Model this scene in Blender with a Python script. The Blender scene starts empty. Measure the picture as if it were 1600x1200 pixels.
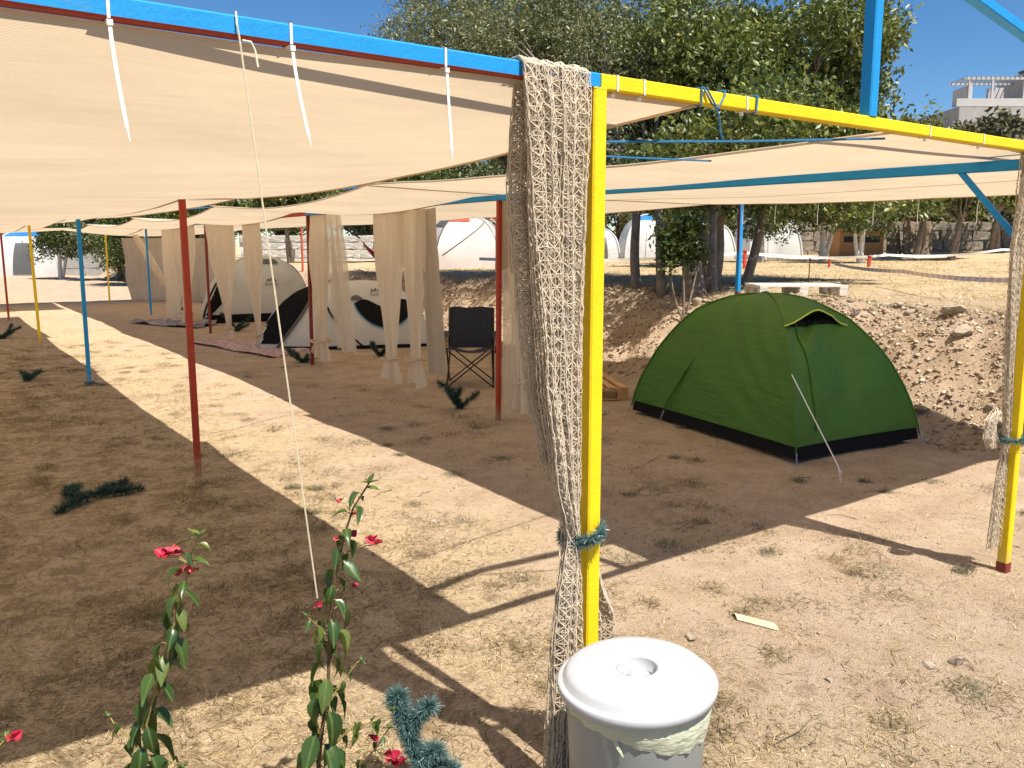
import bpy, math, random
import numpy as np
from mathutils import Vector, Matrix

# ------------------------------------------------------------------ camera, sky, sun, exposure
SC = bpy.context.scene
COL = SC.collection
cam_data = bpy.data.cameras.new('camera')
cam = bpy.data.objects.new('camera', cam_data)
COL.objects.link(cam)
cam.location = (-1.574, -1.807, 1.616)
cam.rotation_euler = (math.radians(90 - 8.368), 0, math.radians(-35.53))
cam_data.sensor_width = 36.0
cam_data.lens = 29.24
cam_data.shift_y = -0.0147
cam_data.clip_start = 0.05
cam_data.clip_end = 2000
SC.camera = cam

SUN_DIR = Vector((0.10, -1.12, 2.07)).normalized()      # towards the sun
world = bpy.data.worlds.new('World')
SC.world = world
world.use_nodes = True
wn = world.node_tree
sky = wn.nodes.new('ShaderNodeTexSky')
sky.sky_type = 'NISHITA'
sky.sun_disc = False
sky.sun_elevation = math.asin(SUN_DIR.z)
sky.sun_rotation = math.atan2(SUN_DIR.x, SUN_DIR.y)
sky.altitude = 600
sky.air_density = 1.0
sky.dust_density = 0.0
sky.ozone_density = 6.0
hs0 = wn.nodes.new('ShaderNodeHueSaturation'); hs0.inputs['Saturation'].default_value = 1.18
wn.links.new(sky.outputs[0], hs0.inputs['Color']); wn.links.new(hs0.outputs[0], wn.nodes['Background'].inputs[0])
wn.nodes['Background'].inputs[1].default_value = 0.075

sun_data = bpy.data.lights.new('sun', 'SUN')
sun_data.energy = 5.0
sun_data.angle = math.radians(0.53)
sun_data.color = (1.0, 0.93, 0.82)
sun = bpy.data.objects.new('sun', sun_data)
COL.objects.link(sun)
sun.location = (3, -10, 18)
sun.rotation_euler = (-SUN_DIR).to_track_quat('-Z', 'Y').to_euler()

SC.view_settings.view_transform = 'Standard'
SC.view_settings.look = 'None'
SC.view_settings.exposure = 0.78
SC.view_settings.gamma = 1.0
SC.view_settings.use_curve_mapping = False
SC.cycles.max_bounces = 8
SC.cycles.transparent_max_bounces = 12

random.seed(7)
RNG = np.random.default_rng(7)

# ------------------------------------------------------------------ helpers
def lerp(a, b, t):
    return a + (b - a) * t

def sstep(x):
    x = np.clip(x, 0, 1)
    return x * x * (3 - 2 * x)

def _hash(ix, iy, seed):
    n = (ix.astype(np.int64) * 374761393 + iy.astype(np.int64) * 668265263 + seed * 1274126177) & 0xFFFFFFFF
    n = ((n ^ (n >> 13)) * 1274126177) & 0xFFFFFFFF
    return ((n ^ (n >> 16)) & 0xFFFF) / 65535.0

def vnoise(x, y, seed=0):
    x = np.asarray(x, float); y = np.asarray(y, float)
    ix = np.floor(x); iy = np.floor(y)
    fx = x - ix; fy = y - iy
    fx = fx * fx * (3 - 2 * fx); fy = fy * fy * (3 - 2 * fy)
    a = _hash(ix, iy, seed); b = _hash(ix + 1, iy, seed)
    c = _hash(ix, iy + 1, seed); d = _hash(ix + 1, iy + 1, seed)
    return (a + (b - a) * fx) * (1 - fy) + (c + (d - c) * fx) * fy - 0.5

def fbm(x, y, seed=0, octv=4):
    s = 0; a = 1.0
    x = np.asarray(x, float); y = np.asarray(y, float)
    for k in range(octv):
        s = s + a * vnoise(x * 2 ** k, y * 2 ** k, seed + k * 17)
        a *= 0.5
    return s

class MB:
    """collects shapes into one mesh (world coordinates unless the parent is None or local=True)"""
    def __init__(self):
        self.v = []; self.f = []; self.m = []
    def add(self, vs, fs, mi=0):
        o = len(self.v)
        self.v.extend([tuple(map(float, p)) for p in vs])
        for q in fs:
            self.f.append(tuple(o + i for i in q)); self.m.append(mi)
    def box(self, c, s, rz=0.0, mi=0, top=1.0, basis=None):
        hx, hy, hz = s[0] / 2, s[1] / 2, s[2] / 2
        vs = []
        for z, k in ((-hz, 1.0), (hz, top)):
            for x, y in ((-hx, -hy), (hx, -hy), (hx, hy), (-hx, hy)):
                p = Vector((x * k, y * k, z))
                p = basis @ p if basis is not None else Matrix.Rotation(rz, 3, 'Z') @ p
                vs.append(p + Vector(c))
        self.add(vs, [(3, 2, 1, 0), (4, 5, 6, 7), (0, 1, 5, 4), (1, 2, 6, 5), (2, 3, 7, 6), (3, 0, 4, 7)], mi)
    def bar(self, p, q, w, h, mi=0, faces_mi=None):
        """rectangular bar with bevelled long edges from p to q; w across, h up"""
        p = Vector(p); q = Vector(q); d = (q - p).normalized()
        up = Vector((0, 0, 1)) if abs(d.z) < 0.9 else Vector((0, 1, 0))
        side = d.cross(up).normalized(); up = side.cross(d).normalized()
        b = min(w, h) * 0.1
        prof = [(-w/2+b, -h/2), (w/2-b, -h/2), (w/2, -h/2+b), (w/2, h/2-b), (w/2-b, h/2), (-w/2+b, h/2), (-w/2, h/2-b), (-w/2, -h/2+b)]
        vs = [e + side * x + up * y for e in (p, q) for x, y in prof]
        o = len(self.v)
        self.v.extend([tuple(x) for x in vs])
        for i in range(8):
            j = (i + 1) % 8
            self.f.append((o + i, o + j, o + 8 + j, o + 8 + i)[::-1])
            self.m.append((faces_mi or {}).get(i, mi))
        self.f.append(tuple(o + i for i in range(8))); self.m.append(mi)
        self.f.append(tuple(o + 15 - i for i in range(8))); self.m.append(mi)
    def tube(self, pts, r, n=6, mi=0, cap=True):
        pts = [Vector(p) for p in pts]
        rs = r if hasattr(r, '__len__') else [r] * len(pts)
        o = len(self.v); prev = None
        for i, p in enumerate(pts):
            t = (pts[min(i + 1, len(pts) - 1)] - pts[max(i - 1, 0)])
            t = t.normalized() if t.length > 1e-9 else Vector((0, 0, 1))
            if prev is None:
                ref = Vector((0, 0, 1)) if abs(t.z) < 0.9 else Vector((1, 0, 0))
                u = t.cross(ref).normalized()
            else:
                u = (prev - t * prev.dot(t))
                u = u.normalized() if u.length > 1e-6 else t.orthogonal().normalized()
            prev = u; w = t.cross(u)
            for k in range(n):
                a = 2 * math.pi * k / n
                self.v.append(tuple(p + (u * math.cos(a) + w * math.sin(a)) * rs[i]))
        for i in range(len(pts) - 1):
            for k in range(n):
                k2 = (k + 1) % n
                self.f.append((o + i * n + k, o + i * n + k2, o + (i + 1) * n + k2, o + (i + 1) * n + k)); self.m.append(mi)
        if cap:
            self.f.append(tuple(o + n - 1 - k for k in range(n))); self.m.append(mi)
            e = o + (len(pts) - 1) * n
            self.f.append(tuple(e + k for k in range(n))); self.m.append(mi)
    def lathe(self, prof, c, n=48, mi=0, basis=None):
        o = len(self.v); c = Vector(c)
        for r, z in prof:
            for k in range(n):
                a = 2 * math.pi * k / n
                p = Vector((r * math.cos(a), r * math.sin(a), z))
                if basis is not None: p = basis @ p
                self.v.append(tuple(p + c))
        for i in range(len(prof) - 1):
            for k in range(n):
                k2 = (k + 1) % n
                self.f.append((o + i * n + k, o + i * n + k2, o + (i + 1) * n + k2, o + (i + 1) * n + k)); self.m.append(mi)
    def grid(self, P, mi=0, flip=False):
        """P: (n, m, 3) array of points"""
        n, m = P.shape[:2]; o = len(self.v)
        self.v.extend(map(tuple, P.reshape(-1, 3).tolist()))
        for i in range(n - 1):
            for j in range(m - 1):
                q = (o + i * m + j, o + i * m + j + 1, o + (i + 1) * m + j + 1, o + (i + 1) * m + j)
                self.f.append(q[::-1] if flip else q); self.m.append(mi)
    def build(self, name, mats, parent=None, smooth=False, local=False):
        mats = mats if isinstance(mats, (list, tuple)) else [mats]
        me = bpy.data.meshes.new(name)
        v = np.array(self.v, float)
        if parent is not None and not local:
            v = v - np.array(parent.location)
            if parent.parent is not None and parent.type == 'MESH':
                v = v - np.array(parent.parent.location)
        me.from_pydata(v.tolist(), [], self.f)
        for m_ in mats: me.materials.append(m_)
        if len(mats) > 1: me.polygons.foreach_set('material_index', self.m)
        if smooth: me.polygons.foreach_set('use_smooth', [True] * len(self.f))
        me.update()
        ob = bpy.data.objects.new(name, me)
        COL.objects.link(ob)
        if parent is not None: ob.parent = parent
        return ob

def fastmesh(name, verts, faces, mat, parent=None, smooth=False):
    """verts (n,3), faces (m,k) arrays -> object"""
    me = bpy.data.meshes.new(name)
    verts = np.asarray(verts, np.float32); faces = np.asarray(faces, np.int32)
    if parent is not None: verts = verts - np.array(parent.location, np.float32)
    n, k = faces.shape
    me.vertices.add(len(verts)); me.vertices.foreach_set('co', verts.ravel())
    me.loops.add(n * k); me.loops.foreach_set('vertex_index', faces.ravel())
    me.polygons.add(n)
    me.polygons.foreach_set('loop_start', np.arange(n, dtype=np.int32) * k)
    me.polygons.foreach_set('loop_total', np.full(n, k, np.int32))
    if smooth: me.polygons.foreach_set('use_smooth', np.ones(n, bool))
    me.update(calc_edges=True); me.validate()
    me.materials.append(mat)
    ob = bpy.data.objects.new(name, me)
    COL.objects.link(ob)
    if parent is not None: ob.parent = parent
    return ob

def tag(o, label=None, cat=None, group=None, kind=None):
    if label: o['label'] = label
    if cat: o['category'] = cat
    if group: o['group'] = group
    if kind: o['kind'] = kind
    return o

def thing(name, label, cat, loc=(0, 0, 0), group=None, rz=0.0):
    o = bpy.data.objects.new(name, None)
    o.empty_display_size = 0.1
    COL.objects.link(o)
    o.location = loc; o.rotation_euler = (0, 0, rz)
    return tag(o, label, cat, group)

def copy_tree(src, loc, rz=0.0, scale=1.0, label=None, group=None):
    r = src.copy(); COL.objects.link(r)
    r.location = loc; r.rotation_euler = (0, 0, rz)
    r.scale = (scale,) * 3 if not hasattr(scale, '__len__') else scale
    for ch in src.children:
        c = ch.copy(); COL.objects.link(c); c.parent = r
        for g in ch.children:
            d = g.copy(); COL.objects.link(d); d.parent = c
    if label: r['label'] = label
    if group: r['group'] = group
    return r

# ------------------------------------------------------------------ materials
MATS = {}
def _new(name):
    m = bpy.data.materials.new(name); m.use_nodes = True
    nt = m.node_tree; bs = nt.nodes['Principled BSDF']
    return m, nt, bs

def _ramp(nt, src, stops):
    r = nt.nodes.new('ShaderNodeValToRGB')
    els = r.color_ramp.elements
    while len(els) < len(stops): els.new(0.5)
    for e, (p, c) in zip(els, stops):
        e.position = p; e.color = (*c, 1)
    nt.links.new(src, r.inputs[0])
    return r.outputs[0]

def _noise(nt, scale, detail=4, rough=0.6, vec=None, dist=0.0):
    n = nt.nodes.new('ShaderNodeTexNoise')
    n.inputs['Scale'].default_value = scale; n.inputs['Detail'].default_value = detail
    n.inputs['Roughness'].default_value = rough; n.inputs['Distortion'].default_value = dist
    if vec is not None: nt.links.new(vec, n.inputs['Vector'])
    return n.outputs[0]

def _pos(nt, kind='Position'):
    if kind == 'Position':
        return nt.nodes.new('ShaderNodeNewGeometry').outputs['Position']
    return nt.nodes.new('ShaderNodeTexCoord').outputs[kind]

def _mix(nt, f, a, b, mode='MIX'):
    m = nt.nodes.new('ShaderNodeMix'); m.data_type = 'RGBA'; m.blend_type = mode
    for inp, val in ((m.inputs[0], f), (m.inputs[6], a), (m.inputs[7], b)):
        if hasattr(val, 'is_linked') or hasattr(val, 'links'): nt.links.new(val, inp)
        elif isinstance(val, (tuple, list)): inp.default_value = (*val, 1)
        else: inp.default_value = val
    return m.outputs[2]

def _bump(nt, bs, h, strength=0.3, dist=0.01):
    b = nt.nodes.new('ShaderNodeBump')
    b.inputs['Strength'].default_value = strength; b.inputs['Distance'].default_value = dist
    nt.links.new(h, b.inputs['Height'])
    nt.links.new(b.outputs[0], bs.inputs['Normal'])
    return b

def plain(name, col, rough=0.6, var=0.15, vscale=12, bump=0.0, bscale=60, metal=0.0, spec=0.5, wear=None, wearamt=0.62, dust=False):
    if name in MATS: return MATS[name]
    m, nt, bs = _new(name)
    p = _pos(nt, 'Object')
    n = _noise(nt, vscale, 5, 0.65, p)
    dark = tuple(c * (1 - var) for c in col); lite = tuple(min(1, c * (1 + var)) for c in col)
    c = _ramp(nt, n, [(0.3, dark), (0.7, lite)])
    if wear:
        n2 = _noise(nt, vscale * 5, 6, 0.7, p)
        k = _ramp(nt, n2, [(wearamt, (0, 0, 0)), (wearamt + 0.03, (1, 1, 1))])
        c = _mix(nt, k, c, wear)
    if dust:      # splashed soil and chalking on the lowest part of the posts
        sp_ = nt.nodes.new('ShaderNodeSeparateXYZ'); nt.links.new(p, sp_.inputs[0])
        ml = nt.nodes.new('ShaderNodeMath'); ml.operation = 'MULTIPLY_ADD'; ml.inputs[1].default_value = 0.35
        nt.links.new(_noise(nt, 22, 6, 0.75, p), ml.inputs[0]); nt.links.new(sp_.outputs[2], ml.inputs[2])
        kd = _ramp(nt, ml.outputs[0], [(0.16, (0.75, 0.75, 0.75)), (0.34, (0, 0, 0))])
        c = _mix(nt, kd, c, (0.36, 0.26, 0.17))
        sc_ = _ramp(nt, _noise(nt, 7, 7, 0.8, p, 2.0), [(0.62, (0, 0, 0)), (0.72, (0.28, 0.28, 0.28))])
        c = _mix(nt, sc_, c, (0.30, 0.22, 0.14))
    nt.links.new(c, bs.inputs['Base Color'])
    bs.inputs['Roughness'].default_value = rough
    bs.inputs['Metallic'].default_value = metal
    bs.inputs['Specular IOR Level'].default_value = spec
    if bump: _bump(nt, bs, _noise(nt, bscale, 4, 0.6, p), bump, 0.01)
    MATS[name] = m
    return m

def cloth(name, col, trans=0.45, alpha=1.0, var=0.08, vscale=3, weave=0, stretch=None, bump=0.0, bscale=8, tcol=None):
    """woven fabric that lets light through: diffuse + translucent (+ open weave)"""
    if name in MATS: return MATS[name]
    m = bpy.data.materials.new(name); m.use_nodes = True
    nt = m.node_tree; nt.nodes.clear()
    out = nt.nodes.new('ShaderNodeOutputMaterial')
    p = _pos(nt, 'Object')
    mp = nt.nodes.new('ShaderNodeMapping')
    nt.links.new(p, mp.inputs[0])
    if stretch: mp.inputs['Scale'].default_value = stretch
    n = _noise(nt, vscale, 5, 0.6, mp.outputs[0])
    c = _ramp(nt, n, [(0.3, tuple(x * (1 - var) for x in col)), (0.7, tuple(min(1, x * (1 + var)) for x in col))])
    if weave:
        w = nt.nodes.new('ShaderNodeTexWave'); w.wave_type = 'BANDS'; w.bands_direction = 'DIAGONAL'
        w.inputs['Scale'].default_value = weave; w.inputs['Distortion'].default_value = 1.5
        w.inputs['Detail'].default_value = 2; w.inputs['Detail Scale'].default_value = 3
        nt.links.new(p, w.inputs['Vector'])
        k = _ramp(nt, w.outputs[1], [(0.2, (0.91, 0.90, 0.88)), (0.8, (1, 1, 1))])
        c = _mix(nt, 1.0, c, k, 'MULTIPLY')
    d = nt.nodes.new('ShaderNodeBsdfDiffuse'); t = nt.nodes.new('ShaderNodeBsdfTranslucent')
    nt.links.new(c, d.inputs[0])
    if tcol:
        c2 = _mix(nt, 1.0, c, tuple(tcol), 'MULTIPLY'); nt.links.new(c2, t.inputs[0])
    else:
        nt.links.new(c, t.inputs[0])
    if bump:
        b = nt.nodes.new('ShaderNodeBump'); b.inputs['Strength'].default_value = bump; b.inputs['Distance'].default_value = 0.02
        nt.links.new(_noise(nt, bscale, 4, 0.55, mp.outputs[0], 0.6), b.inputs['Height'])
        nt.links.new(b.outputs[0], d.inputs['Normal']); nt.links.new(b.outputs[0], t.inputs['Normal'])
    mx = nt.nodes.new('ShaderNodeMixShader'); mx.inputs[0].default_value = trans
    nt.links.new(d.outputs[0], mx.inputs[1]); nt.links.new(t.outputs[0], mx.inputs[2])
    last = mx.outputs[0]
    if alpha < 1:
        tr = nt.nodes.new('ShaderNodeBsdfTransparent'); m2 = nt.nodes.new('ShaderNodeMixShader')
        m2.inputs[0].default_value = alpha
        nt.links.new(tr.outputs[0], m2.inputs[1]); nt.links.new(last, m2.inputs[2]); last = m2.outputs[0]
    nt.links.new(last, out.inputs[0])
    MATS[name] = m
    return m

def leafmat(name, dark, lite, rough=0.4, trans=0.25, extra=None):
    """foliage: colour varies from leaf to leaf"""
    if name in MATS: return MATS[name]
    m, nt, bs = _new(name)
    g = nt.nodes.new('ShaderNodeNewGeometry')
    stops = [(0.0, dark), (0.8, lite)] + ([(1.0, extra)] if extra else [])
    c = _ramp(nt, g.outputs['Random Per Island'], stops)
    nt.links.new(c, bs.inputs['Base Color'])
    bs.inputs['Roughness'].default_value = rough
    t = nt.nodes.new('ShaderNodeBsdfTranslucent')
    tc = _mix(nt, 1.0, c, (1.3, 1.35, 0.6), 'MULTIPLY'); nt.links.new(tc, t.inputs[0])
    mx = nt.nodes.new('ShaderNodeMixShader'); mx.inputs[0].default_value = trans
    out = nt.nodes['Material Output']
    nt.links.new(bs.outputs[0], mx.inputs[1]); nt.links.new(t.outputs[0], mx.inputs[2])
    nt.links.new(mx.outputs[0], out.inputs[0])
    MATS[name] = m
    return m

BLUE = plain('blue_paint', (0.012, 0.265, 0.62), 0.55, 0.06, 20, 0.15, 90, spec=0.3, wear=(0.25, 0.06, 0.03), wearamt=0.70, dust=True)
YELLOW = plain('yellow_paint', (0.82, 0.58, 0.010), 0.55, 0.06, 14, 0.15, 90, spec=0.3, wear=(0.35, 0.17, 0.02), wearamt=0.69, dust=True)
RED = plain('red_oxide_paint', (0.36, 0.042, 0.018), 0.6, 0.12, 16, 0.15, 90, spec=0.3, dust=True)
DARKRED = plain('dark_oxide_paint', (0.20, 0.035, 0.022), 0.65, 0.15, 16, 0.15, 90, spec=0.3)
WHITEPL = plain('white_plastic', (0.78, 0.76, 0.70), 0.35, 0.03)
ROPE_BLUE = plain('blue_rope', (0.02, 0.16, 0.34), 0.7, 0.2, 80)
ROPE_CREAM = plain('cream_string', (0.74, 0.66, 0.46), 0.8, 0.15, 120)
ROPE_WHITE = plain('white_cord', (0.72, 0.72, 0.68), 0.7, 0.1, 120)
# ------------------------------------------------------------------ ground
def ground_z(x, y):
    """terrain: camping strip, rubble bank, terrace, rising hill on the right"""
    x = np.asarray(x, float); y = np.asarray(y, float)
    z = 0.035 * fbm(x * 0.45, y * 0.45, 3, 3) + 0.012 * fbm(x * 3, y * 3, 5, 3)
    z = z - 0.02 * np.exp(-((x + 0.2) ** 2 + (y + 0.1) ** 2) / 2)
    z = z + 0.014 * np.maximum(0, y - 24) * sstep((16 - x) / 14)
    toe = 5.45 + 0.35 * fbm(y * 0.35, x * 0 + 2.2, 11, 2)
    s = sstep((x - toe) / 1.45)
    terr = 1.0 + 0.011 * np.clip(x - 7, 0, 18) + 0.03 * np.maximum(0, np.minimum(x, 40) - 25)
    lump = fbm(x * 1.3, y * 1.3, 21, 4) * 0.24 + fbm(x * 5, y * 5, 27, 3) * 0.09
    onbank = np.exp(-((x - toe - 0.75) / 0.8) ** 2)
    z = z * (1 - s) + terr * s + 0.04 * s * fbm(x * 0.6, y * 0.6, 9, 3) + lump * onbank
    # hill: beyond the retaining wall the slope climbs to the house
    q = x * 0.90 + (y - 14) * 0.25 - 37.5
    hill = np.maximum(0, q)
    hz = 1.1 * sstep(hill / 2.0) + 0.27 * np.minimum(hill, 30) + 1.2 * fbm(x * 0.09, y * 0.09, 31, 4) * sstep(hill / 10)
    k = sstep((42 - y + 0.3 * x) / 24)
    z = z + hz * k
    return z

def gz(x, y):
    return float(ground_z(x, y))

def axis(lo, hi, stops):
    """coordinates with spacing that grows away from the dense span"""
    out = []
    x = lo
    while x < hi:
        out.append(x)
        st = stops[-1][1]
        for lim, step in stops:
            if lim[0] <= x < lim[1]:
                st = step; break
        x += st
    out.append(hi)
    return np.array(out)

gx = axis(-60, 180, [((-6, -3), 0.25), ((-3, 4.6), 0.06), ((4.6, 7.6), 0.045), ((7.6, 13), 0.16), ((13, 48), 0.7), ((-20, -6), 1.0), ((48, 80), 1.5), ((0, 0), 6)])
gy = axis(-20, 200, [((-3, 7), 0.05), ((7, 14), 0.10), ((14, 30), 0.22), ((30, 60), 0.8), ((60, 90), 2.0), ((-8, -3), 0.5), ((0, 0), 6)])
GX, GY = np.meshgrid(gx, gy)
GZ = ground_z(GX, GY)
n_, m_ = GX.shape
idx = np.arange(n_ * m_).reshape(n_, m_)
gf = np.stack([idx[:-1, :-1], idx[:-1, 1:], idx[1:, 1:], idx[1:, :-1]], -1).reshape(-1, 4)

def ground_material():
    m, nt, bs = _new('dry_ground')
    p = _pos(nt)
    big = _noise(nt, 0.55, 5, 0.6, p, 0.4)
    mid = _noise(nt, 3.2, 6, 0.68, p, 0.3)
    fine = _noise(nt, 55, 8, 0.8, p, 0.8)
    grit = _noise(nt, 140, 3, 0.7, p)
    c = _ramp(nt, mid, [(0.28, (0.40, 0.29, 0.195)), (0.5, (0.51, 0.385, 0.275)), (0.72, (0.60, 0.475, 0.355))])
    # dead grass thatch in patches
    thatch = _ramp(nt, fine, [(0.33, (0.31, 0.22, 0.13)), (0.5, (0.56, 0.43, 0.275)), (0.68, (0.74, 0.61, 0.42))])
    sx = nt.nodes.new('ShaderNodeSeparateXYZ'); nt.links.new(p, sx.inputs[0])
    wx = nt.nodes.new('ShaderNodeMapRange')          # the lawn side (west of the path) keeps more thatch
    wx.inputs[1].default_value = 2.6; wx.inputs[2].default_value = -0.4
    wx.inputs[3].default_value = -0.13; wx.inputs[4].default_value = 0.16
    nt.links.new(sx.outputs[0], wx.inputs[0])
    ad = nt.nodes.new('ShaderNodeMath'); ad.operation = 'ADD'
    nt.links.new(big, ad.inputs[0]); nt.links.new(wx.outputs[0], ad.inputs[1])
    k = _ramp(nt, ad.outputs[0], [(0.42, (0, 0, 0)), (0.62, (1, 1, 1))])
    c = _mix(nt, k, c, thatch)
    # matted dark dead grass in ragged patches on the lawn side
    md = _noise(nt, 6.5, 8, 0.78, p, 0.6)
    am = nt.nodes.new('ShaderNodeMath'); am.operation = 'MULTIPLY_ADD'; am.inputs[1].default_value = 0.55
    nt.links.new(wx.outputs[0], am.inputs[0]); nt.links.new(md, am.inputs[2])
    km = _ramp(nt, am.outputs[0], [(0.54, (0, 0, 0)), (0.66, (0.7, 0.7, 0.7))])
    mat_ = _ramp(nt, fine, [(0.38, (0.14, 0.098, 0.05)), (0.6, (0.33, 0.24, 0.13))])
    c = _mix(nt, km, c, mat_)
    # specks of dark litter and pale grit
    sp = _ramp(nt, _noise(nt, 45, 5, 0.8, p, 1.5), [(0.38, (1, 1, 1)), (0.42, (0, 0, 0))])
    c = _mix(nt, sp, c, (0.17, 0.115, 0.07))
    gr = _ramp(nt, grit, [(0.62, (0, 0, 0)), (0.67, (1, 1, 1))])
    c = _mix(nt, gr, c, (0.56, 0.46, 0.34))
    # terrace and hill: straw coloured
    tz = nt.nodes.new('ShaderNodeMapRange')
    tz.inputs[1].default_value = 6.6; tz.inputs[2].default_value = 9.5
    nt.links.new(sx.outputs[0], tz.inputs[0])
    straw = _ramp(nt, _noise(nt, 1.6, 8, 0.75, p, 0.5), [(0.3, (0.36, 0.25, 0.13)), (0.5, (0.56, 0.42, 0.25)), (0.7, (0.66, 0.52, 0.33))])
    c = _mix(nt, tz.outputs[0], c, straw)
    nt.links.new(c, bs.inputs['Base Color'])
    bs.inputs['Roughness'].default_value = 0.95
    bs.inputs['Specular IOR Level'].default_value = 0.1
    h = _mix(nt, 0.45, fine, grit)
    _bump(nt, bs, h, 0.9, 0.035)
    return m
GROUND = ground_material()
ground = fastmesh('ground', np.stack([GX, GY, GZ], -1).reshape(-1, 3), gf, GROUND, smooth=True)
tag(ground, kind='structure')
# ------------------------------------------------------------------ the welded shade frame
T = 0.042
frame = thing('pergola', 'long welded tube frame of red, blue and yellow posts carrying the shade cloths', 'pergola', (0, 0, 0))
L_POSTS = [(-0.0, 0.0, 2.045, YELLOW), (-0.04, 4.22, 1.965, RED), (-0.02, 8.83, 1.96, BLUE), (0.02, 13.96, 2.03, YELLOW), (0.04, 19.69, 2.05, RED)]
M_POSTS = [(2.74, 0.0, 2.045, YELLOW), (2.80, 4.53, 2.03, RED), (2.77, 8.99, 2.03, DARKRED), (2.88, 14.21, 2.03, DARKRED), (2.90, 19.14, 2.03, BLUE), (2.98, 24.7, 2.03, YELLOW)]
lean = random.Random(3)
for x, y, h, m in L_POSTS + M_POSTS:
    b = MB(); z0 = gz(x, y) - 0.05
    lx, ly = lean.uniform(-0.012, 0.012), lean.uniform(-0.012, 0.012)
    near = y == 0.0
    b.bar((x - (0 if near else lx), y, z0), (x + (0 if near else lx), y + (0 if near else ly), h), T * (1.16 if near else 1.0), T * (1.16 if near else 1.0), 0)
    o = b.build('post', m, frame)
    if (x, y) == (2.74, 0.0):
        b = MB(); b.bar((x, y, z0), (x, y, z0 + 0.10), T * 1.16 + 0.004, T * 1.16 + 0.004)
        b.build('primer_foot', DARKRED, o)
ZB = 2.065   # front beam centre height
b = MB(); b.bar((-4.2, 0, ZB), (0.0, 0, ZB), T, T, 0, {0: 1, 1: 1})
b.build('beam', [BLUE, RED], frame)['label'] = 'blue front beam with red underside'
b = MB(); b.bar((0.003, 0, ZB), (2.78, 0, ZB), T, T, 0)
b.build('beam', YELLOW, frame)['label'] = 'yellow front beam'
# beam along the middle row
ys = [(0.03, 4.5), (4.503, 9.0), (9.003, 14.2), (14.203, 19.1), (19.103, 24.7)]
for i, (y0, y1) in enumerate(ys):
    x0 = [2.74, 2.80, 2.77, 2.88, 2.90, 2.98]
    z = [2.0, 2.055, 2.05, 2.05, 2.05, 2.05]
    b = MB(); b.bar((x0[i], y0, z[i]), (x0[i + 1], y1, z[i + 1]), 0.05, 0.05, 0, {0: 1, 1: 1})
    b.build('beam', [[BLUE, BLUE], [BLUE, RED], [RED, RED], [BLUE, RED], [YELLOW, YELLOW]][i], frame)
# beam along the left row behind the first bay
for i in range(1, 4):
    a, c = L_POSTS[i], L_POSTS[i + 1]
    b = MB(); b.bar((a[0], a[1] + 0.03, a[2] + 0.012), (c[0], c[1] - 0.03, c[2] + 0.012), 0.03, 0.03, 0)
    b.build('beam', [RED, BLUE, YELLOW][i - 1], frame)
# weld beads where post and beam meet
for wx_ in (-0.0215, 0.0215):
    b = MB(); b.tube([(wx_, -0.022 + 0.044 * i / 7, ZB - T / 2 + 0.0015 * math.sin(i * 2.3)) for i in range(8)], 0.0035, 5); b.build('weld', YELLOW, frame, smooth=True)
b = MB(); b.tube([(-0.021 + 0.042 * i / 7, -0.0225, ZB - T / 2 + 0.0012 * math.sin(i * 2.1)) for i in range(8)], 0.003, 5); b.build('weld', YELLOW, frame, smooth=True)
# brace at the right corner
b = MB(); b.bar((2.74, 0.36, 1.985), (2.75, 0.03, 1.60), 0.026, 0.026)
b.build('brace', BLUE, frame)
# raised sign frame on the front beam
b = MB(); b.bar((1.32, 0.0, ZB + T / 2), (1.32, 0.0, 2.70), 0.048, 0.048); b.build('upright', BLUE, frame)
b = MB(); b.bar((-1.25, 0.0, 2.10), (0.75, 0.0, 2.83), 0.05, T); b.build('rafter', BLUE, frame)
b = MB(); b.bar((0.753, 0.0, 2.83), (3.3, 0.0, 2.405), 0.05, T); b.build('rafter', BLUE, frame)
b = MB(); b.bar((2.74, 0, ZB + T / 2 + 0.003), (2.74, 0, 2.475), T, T); b.build('upright', BLUE, frame)

# back row posts on the bank, each dug in on its own
R_POSTS = [(6.55, 4.85, 'BR', 'blue post with red foot standing on the bank behind green tent'),
           (6.5, 9.4, 'R', 'red back row post half hidden behind the net curtain'),
           (6.6, 14.0, 'R', 'red back row post standing beside the hammock'),
           (6.7, 19.2, 'R', 'orange red back row post standing before the white stone wall')]
ORANGE_RED = plain('orange_red_paint', (0.50, 0.07, 0.02), 0.6, 0.1)
for x, y, kd, lb in R_POSTS:
    z0 = gz(x, y)
    t = thing('back_post', lb, 'post', (x, y, z0), 'back row posts')
    if kd == 'BR':
        b = MB(); b.bar((x, y, z0 + 0.16), (x, y, 2.12), 0.05, 0.05); b.build('shaft', BLUE, t)
        b = MB(); b.bar((x, y, z0 - 0.1), (x, y, z0 + 0.16), 0.052, 0.052); b.build('foot', DARKRED, t)
        b = MB(); b.bar((x - 0.028, y - 0.002, 1.55), (x - 0.028, y - 0.002, 2.115), 0.004, 0.03); b.build('primer_patch', DARKRED, t)
    else:
        b = MB(); b.bar((x, y, z0 - 0.1), (x, y, 2.1), 0.045, 0.045); b.build('shaft', ORANGE_RED if y > 18 else RED, t)

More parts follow.
